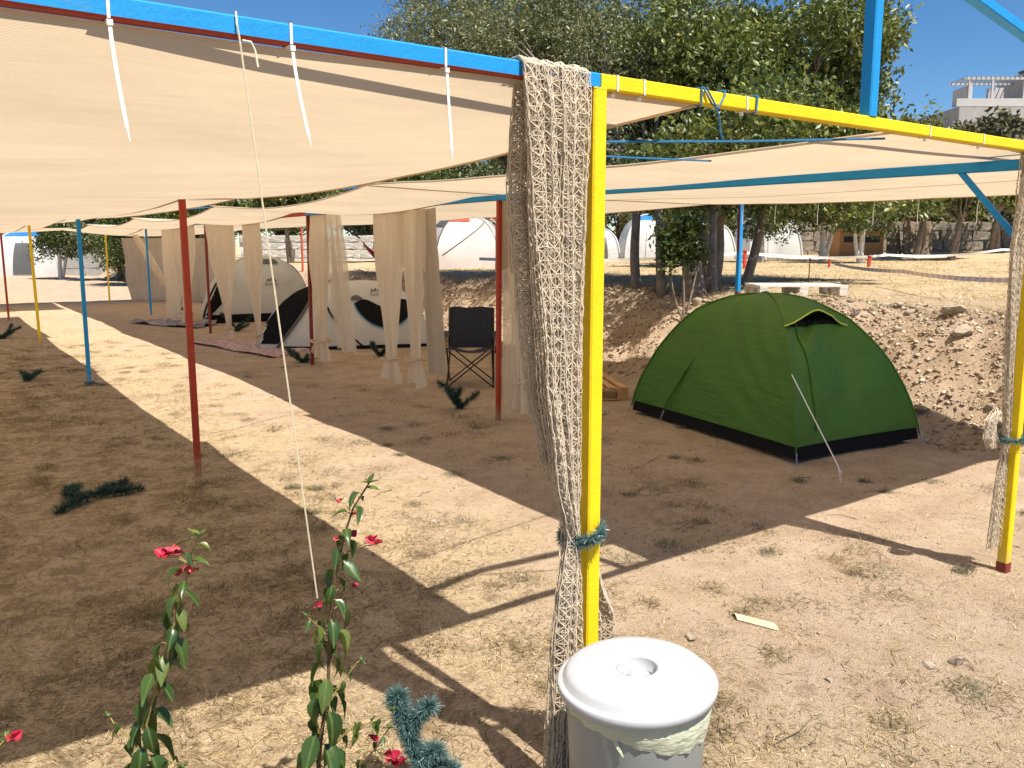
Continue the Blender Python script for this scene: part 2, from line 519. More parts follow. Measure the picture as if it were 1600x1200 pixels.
# ------------------------------------------------------------------ shade cloths
SHADE = cloth('shade_cloth_beige', (0.80, 0.69, 0.54), 0.42, 1.0, 0.09, 1.1, weave=46, stretch=(1, 2.2, 1), bump=0.5, bscale=3, tcol=(1.0, 0.94, 0.83))
def shade(x0, x1, y0, y1, zc, label, sag=0.10, edge_sag=(0.05, 0.05, 0.05, 0.05), n=40, seed=0, pull=0.12, rope_pts=None):
    """zc: heights at (x0y0, x1y0, x1y1, x0y1); edge_sag: y0, x1, y1, x0"""
    u = np.linspace(0, 1, n); U, V = np.meshgrid(u, u)
    inx = pull * 4 * V * (1 - V); iny = pull * 0.6 * 4 * U * (1 - U)
    X = lerp(x0 + inx, x1 - inx, U); Y = lerp(y0 + iny * 0.0, y1 - iny, V)
    Z = zc[0] * (1 - U) * (1 - V) + zc[1] * U * (1 - V) + zc[2] * U * V + zc[3] * (1 - U) * V
    pu = 4 * U * (1 - U); pv = 4 * V * (1 - V)
    es = edge_sag
    Z = Z - (es[0] * pu * (1 - V) + es[2] * pu * V + es[1] * pv * U + es[3] * pv * (1 - U)) - sag * pu * pv
    Z = Z + 0.018 * fbm(X * 1.1 + seed, Y * 0.7 + seed, 40 + seed, 3) * np.minimum(1, 6 * V * (1 - V) + 0.3)
    P = np.stack([X, Y, Z], -1)
    c = (0.5 * (x0 + x1), 0.5 * (y0 + y1), 0)
    t = thing('shade_cloth', label, 'shade cloth', c, 'beige shade cloths over the camping bays')
    b = MB(); b.grid(P); b.build('cloth', SHADE, t, smooth=True)
    # rolled hem along the two free edges
    for nm, row in (('hem', P[:, 0]), ('hem', P[:, -1]), ('hem', P[-1, :])):
        b = MB(); b.tube([tuple(q) for q in row[::2]] + [tuple(row[-1])], 0.007, 5); b.build('hem', SHADE, t, smooth=True)
    for uu in ((0.62,) if x0 > 0 and y0 < 1 else ()):     # stitched join between the cloth widths
        k_ = int(uu * (n - 1)); row = P[:, k_] - np.array([0, 0, 0.002])
        b = MB(); b.tube([tuple(q) for q in row[::3]] + [tuple(row[-1])], 0.0016, 4); b.build('seam', SHADE, t, smooth=True)
    return P
P_K1 = shade(-4.6, 0.40, 0.0, 4.22, (2.04, 2.04, 1.955, 1.99), 'large beige shade cloth tied under the blue front beam', 0.10, (0.0, 0.06, 0.05, 0.05), 56, 1, 0.05)
shade(-4.6, 0.30, 4.20, 8.84, (1.97, 1.945, 1.95, 1.97), 'beige shade cloth between the tall red post and the blue post', 0.08, (0.03, 0.03, 0.04, 0.05), 36, 2, 0.04)
shade(-4.6, 0.34, 8.82, 13.98, (2.0, 1.99, 2.02, 2.0), 'beige shade cloth between the blue post and the thin yellow post', 0.12, (0.04, 0.04, 0.04, 0.05), 30, 3, 0.05)
shade(-4.6, 0.42, 13.95, 19.6, (2.05, 2.03, 2.04, 2.05), 'farthest beige shade cloth of the left row, ending at a red post', 0.12, (0.05, 0.1, 0.04, 0.05), 30, 4, 0.05)
shade(-4.6, 1.7, 21.6, 24.6, (2.06, 2.08, 2.07, 2.05), 'beige shade cloth spanning the far end of the aisle', 0.08, (0.05, 0.03, 0.04, 0.05), 26, 10, 0.05)
P_P1 = shade(1.50, 5.80, 0.0, 4.70, (2.045, 2.05, 2.09, 2.125), 'beige shade cloth over the green tent, tied to the yellow beam', 0.012, (0.0, 0.03, 0.02, 0.03), 56, 5, 0.05)
shade(1.58, 5.80, 4.62, 9.28, (2.14, 2.09, 2.09, 2.13), 'beige shade cloth over the folding chair', 0.03, (0.02, 0.05, 0.03, 0.10), 36, 6, 0.06)
shade(1.62, 5.80, 9.2, 14.25, (2.13, 2.09, 2.09, 2.12), 'beige shade cloth over the low tent with black window', 0.03, (0.02, 0.05, 0.03, 0.12), 30, 7, 0.06)
shade(1.66, 5.80, 14.15, 19.2, (2.11, 2.12, 2.11, 2.11), 'beige shade cloth over the white tent behind the curtains', 0.03, (0.02, 0.05, 0.03, 0.10), 30, 8, 0.06)
shade(1.72, 5.80, 19.1, 24.6, (2.11, 2.11, 2.11, 2.11), 'farthest beige shade cloth of the middle row', 0.10, (0.04, 0.05, 0.05, 0.10), 30, 9, 0.06)

# ------------------------------------------------------------------ ties and ropes on the front beam
def tie_band(b, x, w=0.006, g=0.002, mi=0):
    h = T / 2 + g
    for p, q in (((-h, -h), (h, -h)), ((h, -h), (h, h)), ((h, h), (-h, h)), ((-h, h), (-h, -h))):
        b.box((x, (p[0] + q[0]) / 2, ZB + (p[1] + q[1]) / 2), (w, max(0.002, abs(p[0] - q[0]) + 0.002), max(0.002, abs(p[1] - q[1]) + 0.002)), mi=mi)
def zip_tie(x, tail, dx, label):
    t = thing('cable_tie', label, 'cable tie', (x, 0, ZB), 'white cable ties on the front beam')
    b = MB(); tie_band(b, x); b.build('band', WHITEPL, t)
    z0 = ZB - T / 2 - 0.006
    b = MB(); b.box((x, -T / 2 - 0.006 if tail else 0.0, z0 - 0.004), (0.011, 0.008, 0.011)); b.build('head', WHITEPL, t)
    if tail > 0:
        pts = [(x + dx * s ** 1.4, -T / 2 - 0.008 - 0.012 * s, z0 - 0.008 - tail * s) for s in np.linspace(0, 1, 9)]
        b = MB()
        for i in range(8):
            wa = 0.0036 * (1 if i < 7 else 0.6); p, q = Vector(pts[i]), Vector(pts[i + 1])
            b.add([p + Vector((-wa, 0, 0)), p + Vector((wa, 0, 0)), q + Vector((wa * (0.3 if i == 7 else 1), 0, 0)), q + Vector((-wa * (0.3 if i == 7 else 1), 0, 0)),
                   p + Vector((-wa, .0016, 0)), p + Vector((wa, .0016, 0)), q + Vector((wa * (0.3 if i == 7 else 1), .0016, 0)), q + Vector((-wa * (0.3 if i == 7 else 1), .0016, 0))],
                  [(0, 1, 2, 3), (7, 6, 5, 4), (0, 3, 7, 4), (1, 5, 6, 2)])
        b.build('tail', WHITEPL, t)
zip_tie(-1.235, 0.215, 0.02, 'white cable tie with long tail on blue beam, nearest the left edge')
zip_tie(-0.878, 0.20, 0.03, 'white cable tie with long tail in the middle of the blue beam')
zip_tie(-0.495, 0.21, 0.006, 'white cable tie with thin tail on blue beam, nearest the net')
zip_tie(0.062, 0.0, 0, 'white cable tie without tail right beside the corner post')
zip_tie(0.165, 0.0, 0, 'second tailless white cable tie from the corner post on the yellow beam')
zip_tie(0.615, 0.0, 0, 'white cable tie beside the blue rope loop on the yellow beam')
zip_tie(1.72, 0.0, 0, 'white cable tie on yellow beam just right of the blue upright')
zip_tie(2.15, 0.0, 0, 'white cable tie on yellow beam nearest the right edge')

def rope(name, pts, r, m, label, cat='rope', group=None, sub=True):
    c = pts[0]
    t = MB(); t.tube(pts, r, 5)
    v0 = Vector(pts[0])
    ob = t.build(name, m)
    return tag(ob, label, cat, group)
h = T / 2 + 0.005
rope('tied_rope', [(0.40, -h, ZB + h), (0.40, -h, ZB - h), (0.40, h, ZB - h), (0.40, h, ZB + h), (0.405, -h, ZB + h), (0.44, -h - .004, ZB - 0.02),
     (0.47, -h - 0.004, ZB - 0.03), (0.50, -h - 0.004, ZB + 0.012), (0.505, -h, ZB + h), (0.50, h, ZB + h)], 0.0032, ROPE_BLUE, 'blue rope wrapped around the yellow beam left of centre')
rope('tied_rope', [(0.415, -h - .003, ZB + h), (0.445, -h - .012, ZB - 0.02), (0.465, -h - .014, ZB - 0.06), (0.475, -h - .01, ZB - 0.10), (0.49, -h - .01, ZB - 0.125)], 0.003, ROPE_BLUE, 'loose blue rope end hanging from the yellow beam')
rope('tied_rope', [(0.66, -h, ZB + h), (0.655, -h, ZB - h), (0.65, h, ZB - h), (0.655, h, ZB + h), (0.66, -h, ZB + h)], 0.004, ROPE_BLUE, 'short blue rope ring around the yellow beam')
rope('stay_rope', [(1.49, 0.03, 2.025), (0.95, 0.27, 2.0), (0.37, 0.55, 1.985)], 0.0045, ROPE_BLUE, 'upper blue rope pulled across the aisle behind the yellow post', group='ropes across the aisle')
rope('stay_rope', [(1.56, 0.95, 2.02), (0.95, 0.85, 1.99), (0.36, 0.75, 1.965)], 0.0045, ROPE_BLUE, 'lower blue rope pulled across the aisle behind the yellow post', group='ropes across the aisle')
rope('stay_rope', [(1.60, 4.9, 2.12), (0.9, 4.6, 2.03), (0.02, 4.25, 1.98)], 0.006, ROPE_BLUE, 'blue rope running from the tall red post across the aisle', group='ropes across the aisle')
rope('stay_rope', [(1.64, 9.3, 2.12), (0.9, 9.05, 2.04), (0.0, 8.85, 1.98)], 0.007, ROPE_BLUE, 'blue rope running from the blue post across the aisle', group='ropes across the aisle')
rope('guy_string', [(-0.995, -h, ZB + h), (-0.995, -h - .003, ZB), (-0.99, -h, ZB - h)] + [tuple(Vector((-0.99, -h, ZB - h)).lerp(Vector((-0.80, 0.14, 0.72)), s)) for s in np.linspace(0.05, 1, 12)], 0.0021, ROPE_CREAM,
     'cream string hanging from the blue beam down to the taller bougainvillea', 'string')
rope('string_tail', [(-0.985, -h - .004, ZB - h - .004), (-0.97, -h - .01, ZB - h - .006), (-0.962, -h - .01, ZB - h - .022), (-0.958, -h - .012, ZB - h - .055)], 0.0022, ROPE_CREAM, 'short frayed string end beside the long cream string', 'string')
# thin tie tails hanging along the far edge of the right cloth
TAIL = plain('grey_tie', (0.55, 0.53, 0.48), 0.6)
for i, f_ in enumerate((0.06, 0.16, 0.27, 0.37, 0.48, 0.58, 0.70, 0.80, 0.90)):
    k = f_ * (P_P1.shape[0] - 1); q = P_P1[int(k), -1]
    b = MB(); b.tube([(q[0] + 0.006, q[1], q[2]), (q[0] + 0.008, q[1] + 0.01, q[2] - 0.12), (q[0] + 0.006, q[1] + 0.004, q[2] - 0.22)], 0.0028, 4)
    tag(b.build('cable_tie_tail', TAIL), 'thin pale tie tail hanging from the far edge of the cloth over the green tent', 'cable tie', 'tie tails along the far cloth edge')
# ------------------------------------------------------------------ tents
class Dome:
    """crossed-pole dome over four ground corners (counter-clockwise): every level is the corner quad shrunk towards the apex"""
    def __init__(self, corners, h, apex=None, q=0.9, concave=0.05, seed=1, rough=0.012, zb=None, folds=None, slim=0.0):
        self.folds = folds; self.slim = slim
        self.c = [np.array(p, float) for p in corners]
        self.h = h; self.q = q; self.con = concave; self.seed = seed; self.rough = rough
        m = sum(self.c) / len(self.c)
        self.ctr = m; self.apex = np.array(apex if apex is not None else m, float)
        self.z0 = gz(*m) if zb is None else zb
    def raw(self, s, t):
        """s along the perimeter 0..n, t from base 0 to apex 1"""
        n = len(self.c); s = s % n
        i = int(s); f = s - i
        a, b = self.c[i], self.c[(i + 1) % n]
        ph = t * math.pi / 2
        k = math.cos(ph) ** self.q * (1 - self.slim * math.sin(2 * ph)); z = self.h * math.sin(ph) ** 0.95
        p = a + (b - a) * f
        mid = 4 * f * (1 - f)
        ce = self.ctr + (self.apex - self.ctr) * (z / self.h)
        kk = k * (1 - self.con * mid * (0.35 + math.sin(ph * 2)))
        xy = ce + (p - self.ctr) * kk
        return Vector((xy[0], xy[1], self.z0 + z))
    def at(self, s, t, off=0.0):
        p = self.raw(s, t)
        e = 0.01
        n = (self.raw(s + e, t) - self.raw(s - e, t)).cross(self.raw(s, min(1, t + e)) - self.raw(s, max(0, t - e)))
        n = n.normalized() if n.length > 1e-9 else Vector((0, 0, 1))
        w = float(fbm(s * 3.3 + t * 2.5, t * 2.2 - s * 1.1, self.seed, 3)) * self.rough + float(fbm(s * 9 + t * 8, t * 2.5 - s * 2.5, self.seed + 5, 2)) * self.rough * 0.5
        if self.folds: w += self.folds(s % len(self.c), t)
        w *= min(1, 6 * t)
        return p + n * (w + off)
    def panel(self, s0, s1, t0, t1, ns=24, nt=24, off=0.0):
        P = np.zeros((nt + 1, ns + 1, 3))
        for i in range(nt + 1):
            for j in range(ns + 1):
                P[i, j] = self.at(lerp(s0, s1, j / ns), lerp(t0, t1, i / nt), off)
        return P
    def patch(self, fn, ns=14, nt=10, off=0.012):
        """fn(u, v) -> (s, t)"""
        P = np.zeros((nt + 1, ns + 1, 3))
        for i in range(nt + 1):
            for j in range(ns + 1):
                P[i, j] = self.at(*fn(j / ns, i / nt), off)
        return P
    def seam(self, s, t0, t1, r, off=0.004, n=24):
        return [tuple(self.at(s, lerp(t0, t1, i / n), off)) for i in range(n + 1)]

def tent_fabric(name, col, trans=0.25, bump=0.5, bscale=2.2, rough=0.5, stretch=(1, 1, 1)):
    m, nt, bs = _new(name)
    p = _pos(nt, 'Object')
    n = _noise(nt, 2.0, 4, 0.6, p)
    c = _ramp(nt, n, [(0.3, tuple(x * 0.9 for x in col)), (0.7, tuple(min(1, x * 1.1) for x in col))])
    nt.links.new(c, bs.inputs['Base Color'])
    bs.inputs['Roughness'].default_value = rough
    mp = nt.nodes.new('ShaderNodeMapping'); nt.links.new(p, mp.inputs[0])
    mp.inputs['Scale'].default_value = stretch; mp.inputs['Rotation'].default_value = (0.5, 0.4, 0.3)
    _bump(nt, bs, _noise(nt, bscale, 3, 0.5, mp.outputs[0], 1.2), bump, 0.03)
    t = nt.nodes.new('ShaderNodeBsdfTranslucent'); nt.links.new(c, t.inputs[0])
    mx = nt.nodes.new('ShaderNodeMixShader'); mx.inputs[0].default_value = trans
    out = nt.nodes['Material Output']
    nt.links.new(bs.outputs[0], mx.inputs[1]); nt.links.new(t.outputs[0], mx.inputs[2]); nt.links.new(mx.outputs[0], out.inputs[0])
    return m
GREEN = tent_fabric('green_nylon', (0.046, 0.150, 0.008), 0.12, 0.55, 1.6, 0.6, (1, 1, 4))
BLACKFAB = plain('black_nylon', (0.006, 0.006, 0.008), 0.75, 0.2, spec=0.15)
LIME = plain('lime_piping', (0.55, 0.62, 0.10), 0.6)
TENTWHITE = tent_fabric('pale_tent_fabric', (0.72, 0.72, 0.70), 0.3, 0.35, 2.5, 0.55, (1, 1, 3))
TENTBEIGE = tent_fabric('beige_tent_fabric', (0.66, 0.58, 0.54), 0.3, 0.3, 2.0, 0.6)
TENTBLUE = tent_fabric('blue_tent_fabric', (0.03, 0.22, 0.55), 0.25, 0.3, 2.0, 0.5)
TENTGREY = tent_fabric('grey_tent_fabric', (0.10, 0.10, 0.10), 0.1, 0.3, 2.0, 0.6)
TENTRED = tent_fabric('red_tent_fabric', (0.62, 0.10, 0.07), 0.25, 0.3, 2.0, 0.6)
STEEL = plain('grey_steel', (0.35, 0.35, 0.36), 0.35, 0.1, metal=0.8)

# the green tent: corners nearest, right, back, left
g0, gR, gB, gL = (3.68, 1.89), (5.14, 1.74), (5.42, 3.92), (4.06, 4.06)
gt = thing('green_tent', 'green dome tent with black floor strip and white guy line', 'tent', (g0[0], g0[1], 0))
def green_folds(s, t):
    i = int(s); f = s - i; win = (4 * f * (1 - f)) ** 0.6 * math.sin(math.pi * min(1, t * 1.02)) ** 0.7
    n = float(fbm(f * 2.2 + i, t * 2.2, 44, 2))
    if i == 0:      # slack door panel: diagonal creases
        a = math.sin(15 * (t * 0.9 - f * 0.75) + 5 * n) + 0.6 * math.sin(31 * (t - f * 0.6) + 9 * n)
        return 0.015 * win * a
    if i == 3:      # long side: creases fanning out from the near corner
        r = math.atan2(t + 0.02, 1.02 - f)
        a = math.sin(22 * r + 4 * n) * math.exp(-((1 - f) ** 2 + (t - 0.3) ** 2) * 1.6) + 0.4 * math.sin(9 * f + 6 * n + 4 * t)
        return 0.013 * win * a
    return 0.005 * win * math.sin(9 * (t + f) + 6 * n)
gd = Dome([g0, gR, gB, gL], 1.18, None, 1.0, 0.05, 4, 0.020, zb=0.03, folds=green_folds, slim=0.085)
for i, nm in enumerate(('side_panel', 'side_panel', 'side_panel', 'side_panel')):
    b = MB(); b.grid(gd.panel(i, i + 0.9999, 0.045, 1.0, 52, 56)); b.build(nm, GREEN, gt, smooth=True)
for i in range(4):
    b = MB(); b.grid(gd.panel(i, i + 0.9999, 0.0, 0.055, 12, 3, -0.012)); b.build('floor_strip', BLACKFAB, gt, smooth=True)
    b = MB(); b.tube(gd.seam(i, 0.02, 1.0, 0, 0.003), 0.009, 6); b.build('pole_sleeve', GREEN, gt, smooth=True)
    c = gd.at(i, 0.0)
    o2 = Vector((c.x - gd.ctr[0], c.y - gd.ctr[1], 0)).normalized()
    b = MB(); b.tube([c + Vector((0, 0, 0.06)), c + o2 * 0.02 + Vector((0, 0, 0.0)), c + o2 * 0.045 + Vector((0, 0, -0.05))], 0.005, 5); b.build('peg', STEEL, gt)
# side pull-out: a folded seam from high on the left panel down to a peg
b = MB(); b.tube([gd.at(3.32, 0.42, 0.0), gd.at(3.29, 0.25, 0.012), gd.at(3.25, 0.1, 0.03), gd.at(3.24, 0.04, 0.03)], [0.003, 0.009, 0.012, 0.005], 6); b.build('pull_out_seam', GREEN, gt, smooth=True)
b = MB(); b.tube([gd.at(3.24, 0.04, 0.03), gd.at(3.24, 0.0, 0.06) + Vector((0, 0, -0.03))], 0.004, 5); b.build('peg', STEEL, gt)
# door zip seam and vent hood on the right-hand panel
b = MB(); b.tube(gd.seam(0.16, 0.09, 0.86, 0, 0.006), 0.006, 5); b.build('door_seam', GREEN, gt, smooth=True)
hp = []
for j in range(13):
    u = j / 12; row = []
    s = lerp(0.0, 0.90, u); tl = 0.62 - 0.05 * abs(u - 0.45) * 2
    for i in range(7):
        v = i / 6
        lift = 0.14 * (1 - abs(u - 0.45) / 0.55) * v + 0.004
        row.append(gd.at(s, lerp(0.86, tl, v), lift))
    hp.append(row)
b = MB(); b.grid(np.array([[tuple(p) for p in r] for r in hp])); hood = b.build('vent_hood', GREEN, gt, smooth=True)
b = MB(); b.tube([tuple(r[-1] + Vector((0, 0, -0.002))) for r in hp], 0.006, 5); b.build('piping', LIME, hood)
b = MB(); b.grid(gd.patch(lambda u, v: (lerp(0.08, 0.80, u), lerp(0.66, 0.575, v)), 8, 3, 0.008)); b.build('vent_mesh', BLACKFAB, gt)
ga = gd.at(0.0, 0.33, 0.01)
b = MB(); b.tube([ga, (3.49, 1.42, 0.12), (3.48, 1.40, 0.085)], 0.0042, 5); b.tube([(3.48, 1.40, 0.09), (3.475, 1.385, 0.02)], 0.003, 5)
b.tube([(3.485, 1.41, 0.10), (3.50, 1.40, 0.085), (3.49, 1.395, 0.07)], 0.004, 5)
b.build('guy_line', ROPE_WHITE, gt)

def mark(dome, s0, t0, size, parent, m, text='Quechua'):
    """peak emblem with small lettering printed on the fly"""
    o = dome.at(s0, t0, 0.02)
    ex = (dome.at(s0 + 0.05, t0) - dome.at(s0 - 0.05, t0)).normalized()
    ey = (dome.at(s0, t0 + 0.05) - dome.at(s0, t0 - 0.05)).normalized()
    b = MB()
    pk = [(0, 0), (0.16, 0.22), (0.28, 0.06), (0.44, 0.30), (0.56, 0.06), (0.68, 0.20), (0.84, 0)]
    for p, q in zip(pk[:-1], pk[1:]):
        a = o + ex * (p[0] - 0.42) * size + ey * (p[1]) * size; c = o + ex * (q[0] - 0.42) * size + ey * q[1] * size
        w = ey * size * 0.075
        b.add([a - w, c - w, c + w, a + w], [(0, 1, 2, 3)])
    b.build('emblem', m, parent)
    cu = bpy.data.curves.new('lettering', 'FONT'); cu.body = text; cu.size = size * 0.34; cu.align_x = 'CENTER'
    to = bpy.data.objects.new('tmp_text', cu); COL.objects.link(to)
    bpy.context.view_layer.update()
    me = bpy.data.meshes.new_from_object(to.evaluated_get(bpy.context.evaluated_depsgraph_get()))
    bpy.data.objects.remove(to)
    loc = Vector(parent.location)
    for v in me.vertices:
        v.co = o + ex * v.co.x + ey * (v.co.y - size * 0.34) - loc
    me.materials.clear(); me.materials.append(m)
    ob = bpy.data.objects.new('lettering', me); COL.objects.link(ob); ob.parent = parent

PRINT = plain('dark_print', (0.05, 0.05, 0.05), 0.7)
CYAN = plain('cyan_piping', (0.02, 0.25, 0.45), 0.6)
# low pop-up tent, door at its left end
lt = thing('popup_tent', 'low pale pop-up tent with black half moon window and open black door', 'tent', (3.9, 11.0, 0))
ld = Dome([(2.78, 11.15), (3.5, 10.55), (5.15, 9.95), (5.75, 11.2), (4.3, 12.1)], 1.06, (4.35, 10.95), 0.75, 0.02, 14, 0.018, zb=0.0)
for i in range(5):
    b = MB(); b.grid(ld.panel(i, i + 0.9999, 0.0, 1.0, 14, 18)); b.build('fly_panel', TENTWHITE, lt, smooth=True)
b = MB(); b.grid(ld.patch(lambda u, v: (lerp(4.62, 5.30 + 0.30 * math.sin(v * math.pi), u) , lerp(0.05, 0.80, v)), 14, 14, 0.022)); b.build('door', BLACKFAB, lt, smooth=True)
b = MB(); b.tube([ld.at(0.30 + 0.30 * math.sin(v * math.pi), lerp(0.02, 0.82, v), 0.03) for v in np.linspace(0, 1, 16)], 0.022, 6); b.build('door_hoop', TENTGREY, lt, smooth=True)
b = MB(); b.tube([ld.at(4.62, lerp(0.02, 0.82, v), 0.03) for v in np.linspace(0, 1, 16)], 0.022, 6); b.build('door_hoop', TENTGREY, lt, smooth=True)
b = MB(); b.grid(ld.patch(lambda u, v: (lerp(1.30, 1.95, u), lerp(0.46 + 0.05 * math.sin(u * 9), 0.46 - 0.27 * math.sin(math.pi * u) ** 0.7, v)), 18, 6, 0.02)); b.build('window', BLACKFAB, lt, smooth=True)
b = MB(); b.tube([ld.at(lerp(1.30, 1.95, u), 0.46 - 0.28 * math.sin(math.pi * u) ** 0.7, 0.024) for u in np.linspace(0, 1, 18)], 0.008, 5); b.build('window_piping', CYAN, lt)
b = MB(); b.tube([ld.at(lerp(1.02, 1.42, u), lerp(0.42, 0.0, u ** 0.8), 0.02) for u in np.linspace(0, 1, 14)], 0.014, 5); b.build('hoop_sleeve', BLACKFAB, lt)
b = MB(); b.grid(ld.patch(lambda u, v: (lerp(1.22, 1.42, u), lerp(0.50, 0.50 + 0.07 * math.sin(math.pi * u), v)), 8, 3, 0.03)); b.build('vent_flap', TENTGREY, lt, smooth=True)
b = MB(); b.grid(ld.patch(lambda u, v: (lerp(0.4, 1.999, u), lerp(0.0, 0.03, v)), 30, 2, 0.016)); b.build('floor_strip', BLACKFAB, lt, smooth=True)
mark(ld, 1.62, 0.62, 0.22, lt, PRINT)
# taller dome behind the curtains
dt = thing('dome_tent', 'tall white dome tent with black door seen through the curtains', 'tent', (4.5, 16.8, 0))
dd = Dome([(3.3, 16.2), (5.45, 15.9), (5.5, 17.9), (3.8, 18.3)], 1.42, (4.75, 16.9), 0.85, 0.02, 24, 0.02, zb=0.0)
for i in range(4):
    b = MB(); b.grid(dd.panel(i, i + 0.9999, 0.0, 1.0, 18, 20)); b.build('fly_panel', TENTWHITE, dt, smooth=True)
b = MB(); b.grid(dd.patch(lambda u, v: (lerp(-0.30, 0.02 + 0.16 * math.sin(math.pi * v), u), lerp(0.04, 0.62, v)), 10, 12, 0.025)); b.build('door', BLACKFAB, dt, smooth=True)
b = MB(); b.grid(dd.patch(lambda u, v: (lerp(0.05, 0.999, u), lerp(0.0, 0.075, v)), 20, 2, 0.02)); b.build('floor_strip', BLACKFAB, dt, smooth=True)
b = MB(); b.grid(dd.patch(lambda u, v: (lerp(0.40, 0.80, u), lerp(0.74, 0.66, v)), 10, 3, 0.03)); b.build('vent_mesh', TENTGREY, dt, smooth=True)
P = dd.patch(lambda u, v: (lerp(0.36, 0.84, u), lerp(0.92, 0.735, v)), 10, 5, 0.02)
P[-2:, :, 2] += 0.03
b = MB(); b.grid(P); b.build('vent_hood', TENTWHITE, dt, smooth=True)
b = MB(); b.grid(dd.patch(lambda u, v: (lerp(1.02, 1.5, u), lerp(0.2, 0.62 + 0.1 * math.sin(math.pi * u), v)), 8, 8, 0.03)); b.build('porch_panel', TENTGREY, dt, smooth=True)
mark(dd, 0.62, 0.40, 0.24, dt, PRINT)

# beige family tent far behind, on the terrace
bt_z = gz(12, 19.5)
bt = thing('family_tent', 'beige and white dome tent with red corner on the terrace', 'tent', (12, 19.5, bt_z))
bd = Dome([(9.9, 17.9), (11.6, 17.0), (13.1, 19.0), (12.2, 21.0), (10.4, 20.4)], 1.5, (11.6, 19.1), 0.8, 0.01, 34, 0.015, zb=bt_z - 0.05)
for i in range(5):
    b = MB(); b.grid(bd.panel(i, i + 0.9999, 0.0, 1.0, 12, 18)); b.build('fly_panel', TENTBEIGE, bt, smooth=True)
for s in (0, 0.92, 2, 4):
    b = MB(); b.tube(bd.seam(s, 0, 1, 0, 0.01), 0.02, 5); b.build('pole_sleeve', TENTGREY if s == 0 else TENTBEIGE, bt)
b = MB(); b.grid(bd.patch(lambda u, v: (lerp(-0.5, -0.02, u), lerp(0.55, 0.80, v)), 8, 6, 0.02)); b.build('vent_panel', TENTGREY, bt, smooth=True)
b = MB(); b.grid(bd.patch(lambda u, v: (lerp(0.03, 0.55, u), lerp(0.66, 0.93, v)), 8, 6, 0.02)); b.build('corner_panel', TENTRED, bt, smooth=True)
b = MB(); b.tube([bd.at(lerp(0.1, 0.9, u), 0.15 + 0.5 * u, 0.015) for u in np.linspace(0, 1, 14)], 0.014, 4); b.build('door_zip', TENTGREY, bt)
P = bd.patch(lambda u, v: (lerp(1.0, 1.95, u), lerp(0.0, 0.66, v)), 8, 8, 0.12); b = MB(); b.grid(P); b.build('porch', TENTWHITE, bt, smooth=True)
# two seam of the porch tent next to it
b = MB(); b.tube(bd.seam(1.45, 0.0, 0.9, 0, 0.14), 0.02, 5); b.build('pole_sleeve', TENTRED, bt)

def far_tent(corners, h, label, blue_from=0.72, name='large_tent', seed=3):
    m = np.mean(np.array(corners), 0)
    z = gz(*m)
    t = thing(name, label, 'tent', (m[0], m[1], z))
    d = Dome(corners, h, None, 0.75, 0.01, seed, 0.03, zb=z - 0.03)
    n = len(corners)
    for i in range(n):
        b = MB(); b.grid(d.panel(i, i + 0.9999, 0.0, blue_from, 10, 12)); b.build('wall_panel', TENTWHITE, t, smooth=True)
        b = MB(); b.grid(d.panel(i, i + 0.9999, blue_from, 1.0, 10, 6, 0.0)); b.build('roof_panel', TENTBLUE, t, smooth=True)
        b = MB(); b.tube(d.seam(i, 0, 1, 0, 0.02), 0.03, 5); b.build('pole_sleeve', TENTWHITE, t, smooth=True)
    b = MB(); b.grid(d.patch(lambda u, v: (lerp(0.35, 0.65, u), lerp(0.02, 0.5, v)), 4, 8, 0.03)); b.build('door', TENTGREY if seed % 2 else TENTWHITE, t, smooth=True)
    return t
far_tent([(1.2, 43.6), (3.9, 42.2), (5.0, 45.0), (2.0, 46.6)], 2.1, 'white tent with bright blue roof at the far left beyond the posts', 0.66, seed=43)
far_tent([(19.2, 20.3), (20.8, 19.0), (22.0, 20.6), (20.3, 21.9)], 1.62, 'white tent with blue roof behind the grey tree trunks', 0.66, seed=44)
far_tent([(18.3, 21.4), (19.3, 20.7), (20.2, 22.2), (19.0, 22.9)], 1.15, 'small grey white tent left of the blue roofed tent', 0.985, seed=45)
far_tent([(21.3, 18.9), (22.4, 18.0), (23.6, 19.6), (22.2, 20.6)], 1.35, 'plain white tent half hidden behind the blue post', 0.90, seed=47)
far_tent([(22.8, 17.7), (24.3, 16.6), (25.3, 18.3), (23.8, 19.4)], 1.6, 'white tent with dark pole right of the blue post', 0.93, seed=46)
